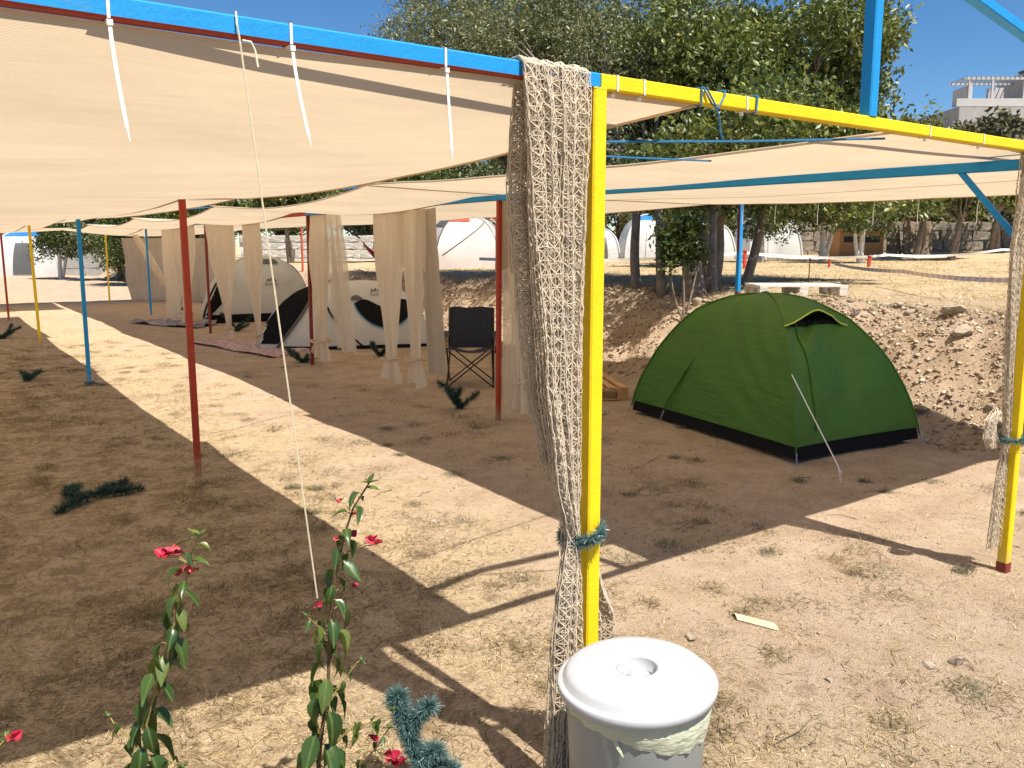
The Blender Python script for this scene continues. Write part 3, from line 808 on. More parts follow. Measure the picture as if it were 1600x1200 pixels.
# ------------------------------------------------------------------ curtains along the middle row
SHEER = cloth('sheer_curtain', (0.76, 0.67, 0.55), 0.5, 0.985, 0.08, 2, stretch=(6, 6, 0.6), bump=0.2, bscale=6)
SHEER2 = cloth('sheer_curtain_thin', (0.70, 0.63, 0.54), 0.5, 0.74, 0.08, 2, stretch=(6, 6, 0.6))
SHEERD = cloth('taupe_curtain', (0.50, 0.43, 0.35), 0.4, 0.97, 0.1, 2, stretch=(6, 6, 0.6))
def sheet(p0, p1, z0, z1, folds, amp, seed, knot=None, kw=0.10, shift=(0, 0), nx=44, nz=40, flare=1.3, amp_top=0.25):
    """hanging cloth from p0 to p1; knot: fraction down where it is tied into a bunch"""
    p0 = np.array(p0, float); p1 = np.array(p1, float)
    d = p1 - p0; L = np.linalg.norm(d); d /= L; nrm = np.array([d[1], -d[0]])
    P = np.zeros((nz + 1, nx + 1, 3))
    rr = random.Random(seed); ph = [rr.uniform(0, 6.28) for _ in range(4)]
    for i in range(nz + 1):
        v = i / nz
        if knot:
            if v < knot: k = 1 - (1 - kw) * sstep(v / knot) ** 1.3
            else: k = kw + (kw * flare) * ((v - knot) / (1 - knot)) ** 0.7
        else: k = 1 - 0.10 * v
        z = lerp(z0, z1, v)
        am = amp * (amp_top + (1 - amp_top) * min(1, v * 3)) * (0.35 + 0.65 * k)
        for j in range(nx + 1):
            u = j / nx
            w = math.sin(u * folds * 6.283 + ph[0] + 0.8 * math.sin(v * 3 + ph[1])) + 0.4 * math.sin(u * folds * 12.9 + ph[2] + v * 2)
            c = 0.5 + (u - 0.5) * k
            c += 0.012 * math.sin(v * 9 + u * 7 + ph[3]) * min(1, v * 2)
            q = p0 + d * L * c + nrm * w * am + np.array(shift) * v
            P[i, j] = (q[0], q[1], z + 0.02 * math.sin(u * 9 + ph[2]) * v)
    return P
def curtain(label, pieces, loc, name='curtain', group='curtains hung along the middle row'):
    t = thing(name, label, 'curtain', (loc[0], loc[1], 0), group)
    for P, m, knot in pieces:
        b = MB(); b.grid(P); b.build('panel', m, t, smooth=True)
        if knot:
            row = P[int(knot * (P.shape[0] - 1))]
            c = row.mean(0); r = np.ptp(row[:, :2], axis=0).max() / 2 + 0.008
            b = MB(); b.tube([(c[0] + r * math.cos(a), c[1] + r * math.sin(a), c[2] + 0.012 * math.sin(3 * a)) for a in np.linspace(0, 6.283, 15)], 0.014, 6); b.build('knot', m, t, smooth=True)
    return t
X = 2.82
curtain('taupe curtain beside the near red post, half hidden by the netting', [
    (sheet((X + .02, 4.62), (X + .02, 4.18), 2.05, 1.40, 1.6, 0.03, 1), SHEERD, None),
    (sheet((X + .05, 4.48), (X + .06, 4.04), 2.05, 0.10, 2.2, 0.04, 2, 0.86, 0.30), SHEER, 0.86),
    (sheet((X + .10, 4.62), (X + .10, 4.30), 2.05, 0.06, 2.0, 0.035, 3), SHEER2, None)], (X, 4.3))
curtain('cream curtain with knotted ends hanging left of the folding chair', [
    (sheet((X - .02, 7.05), (X - .02, 6.38), 2.05, 0.10, 2.4, 0.045, 4, 0.88, 0.30), SHEER, 0.88),
    (sheet((X, 6.52), (X, 5.92), 2.05, 0.10, 2.2, 0.04, 5, 0.86, 0.32, (0, -0.05)), SHEER, 0.86),
    (sheet((X + .05, 6.12), (X + .06, 5.78), 2.05, 0.28, 1.6, 0.05, 6, None, 0.2, (0.04, -0.12)), SHEERD, None)], (X, 6.5))
curtain('sheer grey curtain hanging beside the second red post', [
    (sheet((X - .02, 9.1), (X - .02, 8.4), 2.05, 0.12, 2.8, 0.06, 7, 0.88, 0.36), SHEER, 0.88),
    (sheet((X + .02, 8.55), (X + .02, 8.1), 2.05, 0.30, 2.4, 0.05, 8, None, 0.2, (0, -0.35)), SHEER2, None)], (X, 8.6))
curtain('cream curtain tapering to a point before the white dome tent', [
    (sheet((X, 11.9), (X, 11.0), 2.05, 0.06, 2.6, 0.05, 9, 0.93, 0.12, (0, -0.15)), SHEER, 0.93)], (X, 11.5))
curtain('cream curtain gathered to the left before the white dome tent', [
    (sheet((X, 14.1), (X, 12.4), 2.05, 0.06, 4.2, 0.06, 10, 0.93, 0.08, (0, -0.45)), SHEER, 0.93)], (X, 13.2))
curtain('narrow cream curtain hanging behind the tall red post', [
    (sheet((X + .05, 16.6), (X + .05, 15.0), 2.08, 0.06, 3.4, 0.06, 11, 0.90, 0.18), SHEER, 0.90),
    (sheet((X + .12, 17.8), (X + .12, 16.7), 2.08, 0.06, 2.4, 0.06, 12), SHEER, None)], (X, 16.3))
curtain('wide flat taupe curtain wall at the far end of the row', [
    (sheet((3.40, 24.7), (6.0, 23.2), 1.86, 0.03, 3.0, 0.03, 13, None, 0.1, (0, 0)), SHEERD, None)], (4.6, 24.0))
curtain('pale diagonal curtain swept aside at the far end of the row', [
    (sheet((3.05, 21.8), (3.05, 21.2), 2.07, 0.75, 1.8, 0.04, 14, None, 0.1, (0.1, -2.9)), SHEER, None)], (3.05, 21))

# ------------------------------------------------------------------ knotted nets
NETM = cloth('net_twine', (0.84, 0.75, 0.61), 0.42, 1.0, 0.12, 20)
def net_from(S, nu, nv, r=0.0011, seed=1, chain=True):
    """S(u, v)->point. strands: chains down, zigzag rungs across; three-sided twine"""
    rr = np.random.default_rng(seed)
    G = np.array([[S(i / nu, j / nv) for i in range(nu + 1)] for j in range(nv + 1)])
    G = G + rr.normal(0, 0.0013, G.shape)
    segs = []
    for j in range(nv):
        for i in range(nu + 1):
            segs.append((G[j, i], G[j + 1, i], 1.25 if i % 3 == 0 else 0.8))
            if i < nu:
                if (i + j) % 2 == 0: segs.append((G[j, i], G[j + 1, i + 1], 1.0))
                else: segs.append((G[j, i + 1], G[j + 1, i], 1.0))
                if j % 2 == 0: segs.append((G[j, i], G[j, i + 1], 0.9))
    A = np.array([s[0] for s in segs]); B = np.array([s[1] for s in segs]); R = np.array([s[2] for s in segs]) * r
    D = B - A; Ln = np.linalg.norm(D, axis=1, keepdims=True) + 1e-9; D /= Ln
    ref = np.tile(np.array([0.31, 0.77, 0.55]), (len(D), 1))
    Uv = np.cross(D, ref); Uv /= np.linalg.norm(Uv, axis=1, keepdims=True) + 1e-9
    Wv = np.cross(D, Uv)
    vs = []
    for e in (A, B):
        for k in range(3):
            a = 2 * math.pi * k / 3
            vs.append(e + (Uv * math.cos(a) + Wv * math.sin(a)) * R[:, None])
    V = np.stack(vs, 1).reshape(-1, 3)
    o = np.arange(len(segs)) * 6
    F = np.concatenate([np.stack([o + k, o + (k + 1) % 3, o + 3 + (k + 1) % 3, o + 3 + k], 1) for k in range(3)])
    return V, F
def profile(stops, z):
    """piecewise smooth interpolation of tuples keyed by z (descending)"""
    for (za, a), (zb, b_) in zip(stops[:-1], stops[1:]):
        if zb <= z <= za:
            t = (za - z) / (za - zb); t = t * t * (3 - 2 * t) * 0.5 + t * 0.5
            return [lerp(p, q, t) for p, q in zip(a, b_)]
    return list(stops[-1][1]) if z < stops[-1][0] else list(stops[0][1])
def net_sheet(stops, folds, seed, z_top, z_bot, wrap=None, length=None):
    """stops: z -> (x centre, y centre, half width x, fold depth)"""
    ph = random.Random(seed).uniform(0, 6)
    def S(u, v):
        if wrap and v < wrap:
            # over the beam: first the run across the top from behind
            k = v / wrap
            xc, yc, hw, fd = stops[0][1]
            a = lerp(math.pi * 0.98, 0, k)
            y = -0.030 * math.cos(math.pi - a) if False else lerp(0.030, -0.030, k)
            z = ZB + 0.024 + 0.006 * math.sin(math.pi * k) + 0.004 * math.sin(u * folds * 6.28 + ph)
            return np.array([xc + (u - 0.5) * 2 * hw, y, z])
        vv = (v - (wrap or 0)) / (1 - (wrap or 0))
        z = lerp(z_top, z_bot, vv)
        xc, yc, hw, fd = profile(stops, z)
        w = math.sin(u * folds * 6.283 + ph + 0.6 * math.sin(z * 4)) + 0.25 * math.sin(u * folds * 13.4 + 2 * ph + z * 3)
        return np.array([xc + (u - 0.5) * 2 * hw, yc + w * fd * 0.55, z])
    return S
net = thing('net_curtain', 'beige knotted net draped over the blue beam and tied to the yellow corner post', 'net', (0, 0, 0))
S1 = net_sheet([(2.09, (-0.223, -0.035, 0.050, 0.004)), (1.95, (-0.212, -0.042, 0.050, 0.012)), (1.75, (-0.200, -0.042, 0.050, 0.014)), (1.24, (-0.165, -0.035, 0.040, 0.016)), (1.0, (-0.130, -0.03, 0.032, 0.014)), (0.78, (-0.080, -0.016, 0.018, 0.008)), (0.60, (-0.098, -0.025, 0.032, 0.014)), (0.47, (-0.109, -0.03, 0.042, 0.018)), (0.02, (-0.125, -0.035, 0.050, 0.022))], 2.4, 1, 2.085, 0.05, 0.03)
S2 = net_sheet([(2.09, (-0.107, -0.035, 0.048, 0.004)), (1.95, (-0.117, -0.040, 0.046, 0.010)), (1.75, (-0.121, -0.038, 0.046, 0.014)), (1.24, (-0.121, -0.033, 0.036, 0.016)), (1.0, (-0.107, -0.026, 0.028, 0.014)), (0.78, (-0.083, -0.012, 0.014, 0.008)), (0.60, (-0.103, -0.022, 0.026, 0.014)), (0.45, (-0.111, -0.025, 0.032, 0.016)), (0.02, (-0.128, -0.025, 0.042, 0.022))], 2.0, 2, 2.085, 0.03, 0.03)
S3 = net_sheet([(2.09, (-0.170, 0.036, 0.076, 0.006)), (1.76, (-0.170, 0.05, 0.078, 0.016)), (1.50, (-0.150, 0.05, 0.074, 0.020)), (1.22, (-0.130, 0.05, 0.066, 0.022)), (1.03, (-0.090, 0.045, 0.056, 0.018)), (0.78, (-0.016, 0.034, 0.026, 0.010)), (0.60, (0.040, 0.05, 0.050, 0.016)), (0.45, (0.085, 0.05, 0.070, 0.02)), (0.02, (0.09, 0.06, 0.075, 0.02))], 3.0, 3, 2.085, 0.02, None)
def layered(S, k, seed):
    """one of several layers of the bunched net: same fall, its own ripple"""
    r = random.Random(seed); p0, p1, dx = r.uniform(0, 6), r.uniform(0, 6), r.uniform(-0.004, 0.004)
    return lambda u, v: S(u, v) + np.array([dx + 0.005 * math.sin(u * 9 + p0 + v * 11), 0.010 * (k - 1.5) + 0.006 * math.sin(u * 13 + p1 + v * 7), 0.004 * math.sin(p0)]) * min(1, v * 12)
for S, nu, sd in ((S1, 7, 1), (S2, 7, 2), (S3, 10, 3)):
    for k in range(5):
        V, F = net_from(layered(S, k * 0.8, sd * 10 + k), nu + k % 2, 118 + 5 * k, 0.0017, sd * 10 + k)
        fastmesh('net_fall', V, F, NETM, net)
net2 = thing('net_curtain', 'beige knotted net bunched against the right yellow post', 'net', (2.6, 0, 0))
S4 = net_sheet([(2.09, (2.61, -0.036, 0.05, 0.006)), (1.6, (2.655, 0.035, 0.045, 0.016)), (1.0, (2.695, 0.035, 0.030, 0.014)), (0.69, (2.715, 0.03, 0.018, 0.010)), (0.45, (2.685, 0.03, 0.035, 0.015)), (0.14, (2.66, 0.03, 0.045, 0.02))], 2.5, 5, 2.085, 0.14, 0.03)
S5 = net_sheet([(2.09, (2.68, 0.036, 0.05, 0.006)), (1.2, (2.70, 0.05, 0.045, 0.016)), (0.69, (2.725, 0.035, 0.020, 0.010)), (0.25, (2.78, 0.04, 0.05, 0.02))], 2.5, 6, 2.085, 0.25, None)
S6 = net_sheet([(0.84, (2.67, 0.06, 0.015, 0.004)), (0.78, (2.61, 0.06, 0.04, 0.012)), (0.70, (2.61, 0.06, 0.05, 0.012)), (0.64, (2.65, 0.06, 0.03, 0.006))], 1.2, 7, 0.84, 0.64, None)
for S, nu, nv, sd in ((S4, 8, 110, 4), (S5, 8, 95, 5), (S6, 8, 14, 6)):
    for k in range(3):
        V, F = net_from(layered(S, k, sd * 10 + k), nu, nv + 5 * k, 0.0016, sd * 10 + k)
        fastmesh('net_fall', V, F, NETM, net2)

# ------------------------------------------------------------------ tinsel garlands
TEAL = leafmat('teal_tinsel', (0.035, 0.085, 0.09), (0.14, 0.25, 0.25), 0.35, 0.15)
FIRG = leafmat('dark_green_tinsel', (0.006, 0.03, 0.022), (0.02, 0.075, 0.055), 0.4, 0.1)
def tinsel(paths, density, length, width, seed, m, label, name='tinsel_garland', cat='garland', group=None, droop=0.0):
    rr = np.random.default_rng(seed)
    t = thing(name, label, cat, tuple(paths[0][0]), group)
    core = MB()
    V = []; 
    for path in paths:
        core.tube(path, 0.0035, 5)
        pts = np.array(path, float)
        sl = np.linalg.norm(np.diff(pts, axis=0), axis=1); cum = np.concatenate([[0], np.cumsum(sl)])
        n = int(cum[-1] * density)
        for s in rr.uniform(0, cum[-1], n):
            i = min(np.searchsorted(cum, s, 'right') - 1, len(sl) - 1)
            f = (s - cum[i]) / max(sl[i], 1e-6)
            p = pts[i] + (pts[i + 1] - pts[i]) * f
            d = rr.normal(0, 1, 3); d[2] -= droop; d /= np.linalg.norm(d)
            L = length * rr.uniform(0.6, 1.1)
            w = np.cross(d, rr.normal(0, 1, 3)); w = w / (np.linalg.norm(w) + 1e-9) * width
            q = p + d * L
            V.append((p - w, p + w, q + w * 0.4, q - w * 0.4))
    core.build('wire', FIRG, t)
    V = np.array(V).reshape(-1, 3); F = np.arange(len(V)).reshape(-1, 4)
    fastmesh('needles', V, F, m, t)
    return t
def ring(cx, cy, z, r, n=14, tilt=0.0):
    return [(cx + r * math.cos(a), cy + r * 1.0 * math.sin(a), z + tilt * math.cos(a)) for a in np.linspace(0, 6.283, n)]
tinsel([ring(-0.03, -0.002, 0.785, 0.060, 16, 0.010), ring(-0.032, 0.0, 0.768, 0.058, 16, 0.012)], 5200, 0.022, 0.0013, 1, TEAL, 'teal tinsel garland tying the net to the yellow corner post')
tinsel([ring(2.725, 0.005, 0.69, 0.052, 14, 0.008)], 3600, 0.024, 0.0015, 2, TEAL, 'teal tinsel garland tying the net to the right yellow post')
tinsel([[(-0.507, 0.271, 0.30), (-0.50, 0.267, 0.23), (-0.478, 0.251, 0.146), (-0.45, 0.228, 0.05), (-0.44, 0.224, 0.0)],
        [(-0.485, 0.256, 0.17), (-0.455, 0.235, 0.235), (-0.426, 0.214, 0.262)],
        [(-0.455, 0.235, 0.08), (-0.42, 0.21, 0.12), (-0.40, 0.20, 0.10)], [(-0.45, 0.23, 0.03), (-0.40, 0.20, 0.06), (-0.37, 0.18, 0.05)], [(-0.50, 0.265, 0.26), (-0.525, 0.285, 0.285)]], 15000, 0.040, 0.0012, 3, TEAL, 'bushy teal tinsel garland standing left of the white bin')
def fir(x, y, s, seed, label, arms=4, flat=0.6, m=FIRG):
    rr = random.Random(seed); z = gz(x, y)
    ps = []
    for k in range(arms):
        a = rr.uniform(0, 6.28); L = s * rr.uniform(0.6, 1.0); up = rr.uniform(0.1, 1.0) * (1 - flat) * 2
        ps.append([(x, y, z + 0.02), (x + L * .5 * math.cos(a), y + L * .5 * math.sin(a), z + 0.03 + L * .4 * up), (x + L * math.cos(a + .3), y + L * math.sin(a + .3), z + 0.03 + L * .75 * up)])
    return tinsel(ps, 1500, 0.055, 0.003, seed, m, label, 'fir_garland', 'garland', 'dark tinsel branches on the ground')
tinsel([[(-1.00, 3.72, 0.03), (-0.85, 3.86, 0.055), (-0.72, 3.98, 0.045), (-0.62, 4.15, 0.03), (-0.50, 4.22, 0.03)],
        [(-0.85, 3.86, 0.05), (-0.90, 4.10, 0.05), (-0.80, 4.25, 0.03)], [(-0.72, 3.98, 0.05), (-0.60, 3.95, 0.04), (-0.45, 4.02, 0.02)]], 2200, 0.055, 0.002, 21, FIRG,
       'dark teal tinsel branch lying on the lawn left of the tall red post', 'fir_garland', 'garland', 'dark tinsel branches on the ground')
fir(-0.57, 9.7, 0.26, 31, 'dark tinsel branch on the ground left of the blue post', 4, 0.4)
fir(-0.42, 15.3, 0.40, 32, 'dark tinsel branch at the left edge beyond the blue post', 5, 0.5)
fir(2.82, 5.25, 0.30, 33, 'dark green tinsel branch on the ground below the folding chair', 5, 0.35)
fir(2.70, 9.2, 0.32, 34, 'dark tinsel branch at the foot of the second red post', 5, 0.5)
fir(3.95, 9.3, 0.28, 35, 'dark tinsel branch before the window of the low tent', 4, 0.3)
fir(3.40, 14.3, 0.32, 36, 'dark tinsel branch below the pointed cream curtain', 4, 0.3)
fir(3.2, 18.4, 0.40, 37, 'dark tinsel branch at the foot of the far blue post', 4, 0.3)
tinsel([ring(-0.02, 8.83, 0.05, 0.05, 10), [(0.02, 8.8, 0.04), (0.12, 8.72, 0.03)]], 900, 0.035, 0.002, 38, TEAL, 'teal tinsel wound round the foot of the blue post')
# ------------------------------------------------------------------ bin
BINX, BINY = -0.17, -0.385
bz = gz(BINX, BINY)
binn = thing('waste_bin', 'grey plastic bin with white lid and pale bag liner', 'bin', (BINX, BINY, bz))
BINGREY = plain('grey_bin_plastic', (0.27, 0.285, 0.28), 0.38, 0.05, 4, spec=0.5)
LIDW = plain('white_lid_plastic', (0.44, 0.455, 0.47), 0.4, 0.02, 6, bump=0.04, bscale=9)
b = MB(); b.lathe([(0.0, 0.02), (0.146, 0.0), (0.154, 0.012), (0.177, 0.51), (0.181, 0.535), (0.173, 0.535), (0.168, 0.50), (0.146, 0.03)], (BINX, BINY, bz), 64)
b.build('body', BINGREY, binn, smooth=True)
tl = Matrix.Rotation(math.radians(-1.5), 3, 'X') @ Matrix.Rotation(math.radians(-2.0), 3, 'Y')
b = MB()
n = 72; prof = [(0.186, -0.016), (0.191, -0.014), (0.192, 0.006), (0.188, 0.010), (0.181, 0.010), (0.177, 0.013), (0.172, 0.026), (0.162, 0.034), (0.140, 0.037), (0.085, 0.038), (0.056, 0.0385), (0.051, 0.038), (0.049, 0.034), (0.048, 0.004), (0.0, 0.003)]
b.lathe([(r_ * 1.05, z_) for r_, z_ in prof], (BINX, BINY, bz + 0.553), n, basis=tl)
lid = b.build('lid', LIDW, binn, smooth=True)
b = MB()   # knob at the side of the round recess
kn = tl @ Vector((-0.030, 0.018, 0.0)) + Vector((BINX, BINY, bz + 0.553))
b.lathe([(0.022, 0.003), (0.021, 0.030), (0.019, 0.037), (0.014, 0.041), (0.0, 0.042)], kn, 20, basis=tl)
for k in range(4): b.lathe([(0.0218, 0.008 + k * 0.006), (0.0232, 0.011 + k * 0.006), (0.0216, 0.013 + k * 0.006)], kn, 20, basis=tl)
b.build('grip', LIDW, lid, smooth=True)
BAG = cloth('bag_film', (0.74, 0.76, 0.58), 0.35, 1.0, 0.05, 6, bump=0.35, bscale=20, stretch=(1, 1, 3))
P = np.zeros((9, 97, 3)); rr = random.Random(4)
for i in range(9):
    v = i / 8
    for j in range(97):
        a = 2 * math.pi * j / 96
        drop = 0.060 + 0.030 * math.cos(a - math.radians(-65)) + 0.008 * math.sin(3 * a)
        r = 0.1825 + 0.006 * math.sin(math.pi * v) + 0.0035 * math.sin(a * 17 + 3 * v) * v + 0.002 * math.sin(a * 41 + v * 9) - 0.004 * v
        P[i, j] = (BINX + r * math.cos(a), BINY + r * math.sin(a), bz + 0.545 - drop * v)
b = MB(); b.grid(P); b.build('bag_liner', BAG, binn, smooth=True)
b = MB(); b.tube([(BINX - 0.165, BINY + 0.05, bz + 0.51), (BINX - 0.18, BINY + 0.055, bz + 0.517), (BINX - 0.197, BINY + 0.062, bz + 0.513)], [0.005, 0.004, 0.003], 5); b.build('bag_string', BAG, binn)
b = MB(); b.tube([(BINX - 0.155, BINY - 0.085, bz + 0.50), (BINX - 0.152, BINY - 0.098, bz + 0.475), (BINX - 0.145, BINY - 0.108, bz + 0.455)], [0.004, 0.005, 0.002], 5); b.build('bag_string', BAG, binn)

# ------------------------------------------------------------------ folding chair
CHX, CHY = 3.74, 6.48
NAVY = plain('navy_canvas', (0.014, 0.018, 0.035), 0.75, 0.2, 20, 0.2)
TUBE = plain('black_tube', (0.012, 0.012, 0.014), 0.4)
ch = thing('camping_chair', 'dark navy folding camping chair between curtain and red post', 'chair', (CHX, CHY, gz(CHX, CHY)))
ca = math.radians(-125)      # facing direction
fx = Vector((math.cos(ca), math.sin(ca), 0)); sx_ = Vector((-fx.y, fx.x, 0)); O = Vector((CHX, CHY, gz(CHX, CHY)))
def cp(f, s, z): return O + fx * f + sx_ * s + Vector((0, 0, z))
for s in (-1, 1):
    for (a, c) in (((0.27, 0.27 * s, 0.0), (-0.18, 0.25 * s, 0.46)), ((-0.24, 0.27 * s, 0.0), (0.24, 0.27 * s, 0.46))):
        b = MB(); b.tube([cp(*a), cp(*c)], 0.010, 6); b.build('leg', TUBE, ch, smooth=True)
b = MB(); b.tube([cp(0.27, 0.27, 0.0), cp(0.24, -0.25, 0.42)], 0.009, 6); b.build('cross_strut', TUBE, ch, smooth=True)
b = MB(); b.tube([cp(0.27, -0.27, 0.0), cp(0.24, 0.25, 0.42)], 0.009, 6); b.build('cross_strut', TUBE, ch, smooth=True)
b = MB(); b.tube([cp(-0.24, 0.27, 0.0), cp(-0.20, -0.25, 0.42)], 0.009, 6); b.build('cross_strut', TUBE, ch, smooth=True)
b = MB(); b.tube([cp(-0.24, -0.27, 0.0), cp(-0.20, 0.25, 0.42)], 0.009, 6); b.build('cross_strut', TUBE, ch, smooth=True)
for s in (-1, 1):
    b = MB(); b.tube([cp(-0.20, 0.27 * s, 0.40), cp(-0.33, 0.27 * s, 0.88)], 0.010, 6); b.build('back_post', TUBE, ch, smooth=True)
    b = MB(); b.tube([cp(0.24, 0.29 * s, 0.40), cp(0.26, 0.32 * s, 0.58)], 0.010, 6); b.build('arm_post', TUBE, ch, smooth=True)
    P = np.array([[tuple(cp(lerp(0.30, -0.28, u), s * (0.32 - 0.03 * u) + w * 0.04, 0.585 - 0.035 * math.sin(math.pi * u) + 0.02 * u)) for w in (-1, 0, 1)] for u in np.linspace(0, 1, 10)])
    b = MB(); b.grid(P); b.build('armrest', NAVY, ch, smooth=True)
P = np.array([[tuple(cp(lerp(0.25, -0.24, u), lerp(-0.27, 0.27, w), 0.44 - 0.07 * math.sin(math.pi * w) * (0.5 + 0.5 * u) + 0.01 * math.sin(u * 9 + w * 7))) for w in np.linspace(0, 1, 14)] for u in np.linspace(0, 1, 12)])
b = MB(); b.grid(P); b.build('seat', NAVY, ch, smooth=True)
P = np.array([[tuple(cp(-0.23 - 0.115 * u - 0.05 * math.sin(math.pi * w) * (1 - 0.4 * u), lerp(-0.275, 0.275, w), lerp(0.40, 0.89, u) + 0.008 * math.sin(w * 11) * u)) for w in np.linspace(0, 1, 14)] for u in np.linspace(0, 1, 12)])
b = MB(); b.grid(P); b.build('backrest', NAVY, ch, smooth=True)

# ------------------------------------------------------------------ rugs
def rug_mat(name, cols, sx, sy):
    m, nt, bs = _new(name)
    p = _pos(nt, 'Object')
    mp = nt.nodes.new('ShaderNodeMapping'); mp.inputs['Scale'].default_value = (sx, sy, 1); nt.links.new(p, mp.inputs[0])
    n = _noise(nt, 3, 5, 0.7, mp.outputs[0], 1.0)
    c = _ramp(nt, n, [(0.30 + 0.4 * i / max(1, len(cols) - 1), cc) for i, cc in enumerate(cols)])
    nt.links.new(c, bs.inputs['Base Color']); bs.inputs['Roughness'].default_value = 0.95
    _bump(nt, bs, _noise(nt, 80, 3, 0.6, p), 0.3, 0.01)
    return m
def rug(corners, m, label, fringe=True, rough=0.03, name='woven_rug', seed=0):
    c = [np.array(q, float) for q in corners]; n = 36
    P = np.zeros((n + 1, n + 1, 3))
    for i in range(n + 1):
        for j in range(n + 1):
            u, v = i / n, j / n
            q = c[0] * (1 - u) * (1 - v) + c[1] * u * (1 - v) + c[2] * u * v + c[3] * (1 - u) * v
            q = q + 0.03 * np.array([float(fbm(u * 3, v * 3 + seed, 4)), float(fbm(u * 3 + 9, v * 3, 6))])
            P[i, j] = (q[0], q[1], gz(*q) + 0.02 + rough * max(0, float(fbm(u * 4 + seed, v * 4, 70 + seed, 3)) + 0.1))
    mid = c[0] * .5 + c[2] * .5
    t = thing(name, label, 'rug', (mid[0], mid[1], gz(*mid)))
    b = MB(); b.grid(P); b.grid(P - np.array([0, 0, 0.009]), flip=True); b.build('weave', m, t, smooth=True)
    b = MB()
    if fringe:
        for row, s in ((P[0], -1), (P[-1], 1)):
            for q in row:
                d = (row[-1] - row[0]); nn = np.array([d[1], -d[0], 0]); nn /= np.linalg.norm(nn)
                b.tube([tuple(q), tuple(q + nn * 0.06 * s * (1 if True else 1) + np.array([0, 0, -0.012]))], 0.004, 4)
        b.build('fringe', m, t)
    return t
rug([(2.10, 12.6), (2.55, 10.0), (3.35, 10.6), (2.75, 13.0)], rug_mat('pink_rug', [(0.10, 0.035, 0.05), (0.50, 0.40, 0.39), (0.28, 0.13, 0.15), (0.62, 0.54, 0.50), (0.20, 0.09, 0.11)], 3, 1.2), 'pink and cream woven rug before the low tent', seed=1)
rug([(2.05, 17.3), (2.9, 15.3), (3.5, 15.9), (2.75, 17.8)], rug_mat('grey_rug', [(0.03, 0.03, 0.06), (0.40, 0.38, 0.40), (0.06, 0.06, 0.10), (0.52, 0.46, 0.44), (0.05, 0.05, 0.09)], 1.0, 3), 'rumpled grey and navy blanket by the white dome tent', False, 0.10, 'crumpled_blanket', 2)

# ------------------------------------------------------------------ pallets
PINE = plain('pine_boards', (0.48, 0.28, 0.12), 0.8, 0.25, 9, 0.4, 40)
PALE = plain('white_washed_boards', (0.66, 0.61, 0.53), 0.8, 0.15, 9, 0.4, 40)
def pallet(x, y, rz, m, label, L=1.15, W=0.85, dz=0.0, n=7, tilt=0.0):
    z = gz(x, y) + dz
    t = thing('wooden_pallet', label, 'pallet', (x, y, z), rz=rz)
    r = random.Random(int(x * 100))
    for i in range(n):
        b = MB(); b.box((0, lerp(-W / 2 + 0.045, W / 2 - 0.045, i / (n - 1)), 0.125 + r.uniform(-.002, .002)), (L, 0.085, 0.02)); b.build('deck_board', m, t, local=True)
    for sx in (-1, 0, 1):
        b = MB(); b.box((sx * (L / 2 - 0.05), 0, 0.103), (0.09, W - 0.004, 0.02)); b.build('stringer', m, t, local=True)
        for sy in (-1, 0, 1):
            b = MB(); b.box((sx * (L / 2 - 0.05), sy * (W / 2 - 0.06), 0.054), (0.10, 0.11, 0.076)); b.build('block', m, t, local=True)
        b = MB(); b.box((sx * (L / 2 - 0.05), 0, 0.007), (0.088, W - 0.008, 0.015)); b.build('runner', m, t, local=True)
    t.rotation_euler[0] = tilt
    return t
pallet(4.42, 5.30, math.radians(62), PINE, 'bare wooden pallet lying behind the netting beside green tent')
pallet(7.25, 4.55, math.radians(-36), PALE, 'whitewashed pallet on the terrace edge behind the green tent', 1.05, 0.7, 0.03)

# ------------------------------------------------------------------ bougainvilleas
BLEAF = [leafmat('bougainvillea_leaf', (0.035, 0.085, 0.015), (0.085, 0.165, 0.03), 0.35, 0.22)]
m_, nt_, bs_ = _new('bougainvillea_leaf_vein')
pp = _pos(nt_, 'Object'); oi = nt_.nodes.new('ShaderNodeObjectInfo')
c_ = _ramp(nt_, oi.outputs['Random'], [(0.0, (0.02, 0.052, 0.012)), (0.75, (0.052, 0.105, 0.022)), (1.0, (0.15, 0.18, 0.04))])
sxn = nt_.nodes.new('ShaderNodeSeparateXYZ'); nt_.links.new(pp, sxn.inputs[0])
ab_ = nt_.nodes.new('ShaderNodeMath'); ab_.operation = 'ABSOLUTE'; nt_.links.new(sxn.outputs[0], ab_.inputs[0])
vn = _ramp(nt_, ab_.outputs[0], [(0.0, (1, 1, 1)), (0.0016, (0, 0, 0))])
c_ = _mix(nt_, vn, c_, (0.12, 0.17, 0.045))
c_ = _mix(nt_, _ramp(nt_, _noise(nt_, 60, 4, 0.6, pp), [(0.4, (0, 0, 0)), (0.8, (0.5, 0.5, 0.5))]), c_, (0.03, 0.06, 0.012))
nt_.links.new(c_, bs_.inputs['Base Color']); bs_.inputs['Roughness'].default_value = 0.32
tr_ = nt_.nodes.new('ShaderNodeBsdfTranslucent'); nt_.links.new(_mix(nt_, 1.0, c_, (1.5, 1.6, 0.6), 'MULTIPLY'), tr_.inputs[0])
ms_ = nt_.nodes.new('ShaderNodeMixShader'); ms_.inputs[0].default_value = 0.2
nt_.links.new(bs_.outputs[0], ms_.inputs[1]); nt_.links.new(tr_.outputs[0], ms_.inputs[2]); nt_.links.new(ms_.outputs[0], nt_.nodes['Material Output'].inputs[0])
LEAFV = m_
STEM = plain('brown_stem', (0.12, 0.075, 0.035), 0.7, 0.3, 40, 0.3)
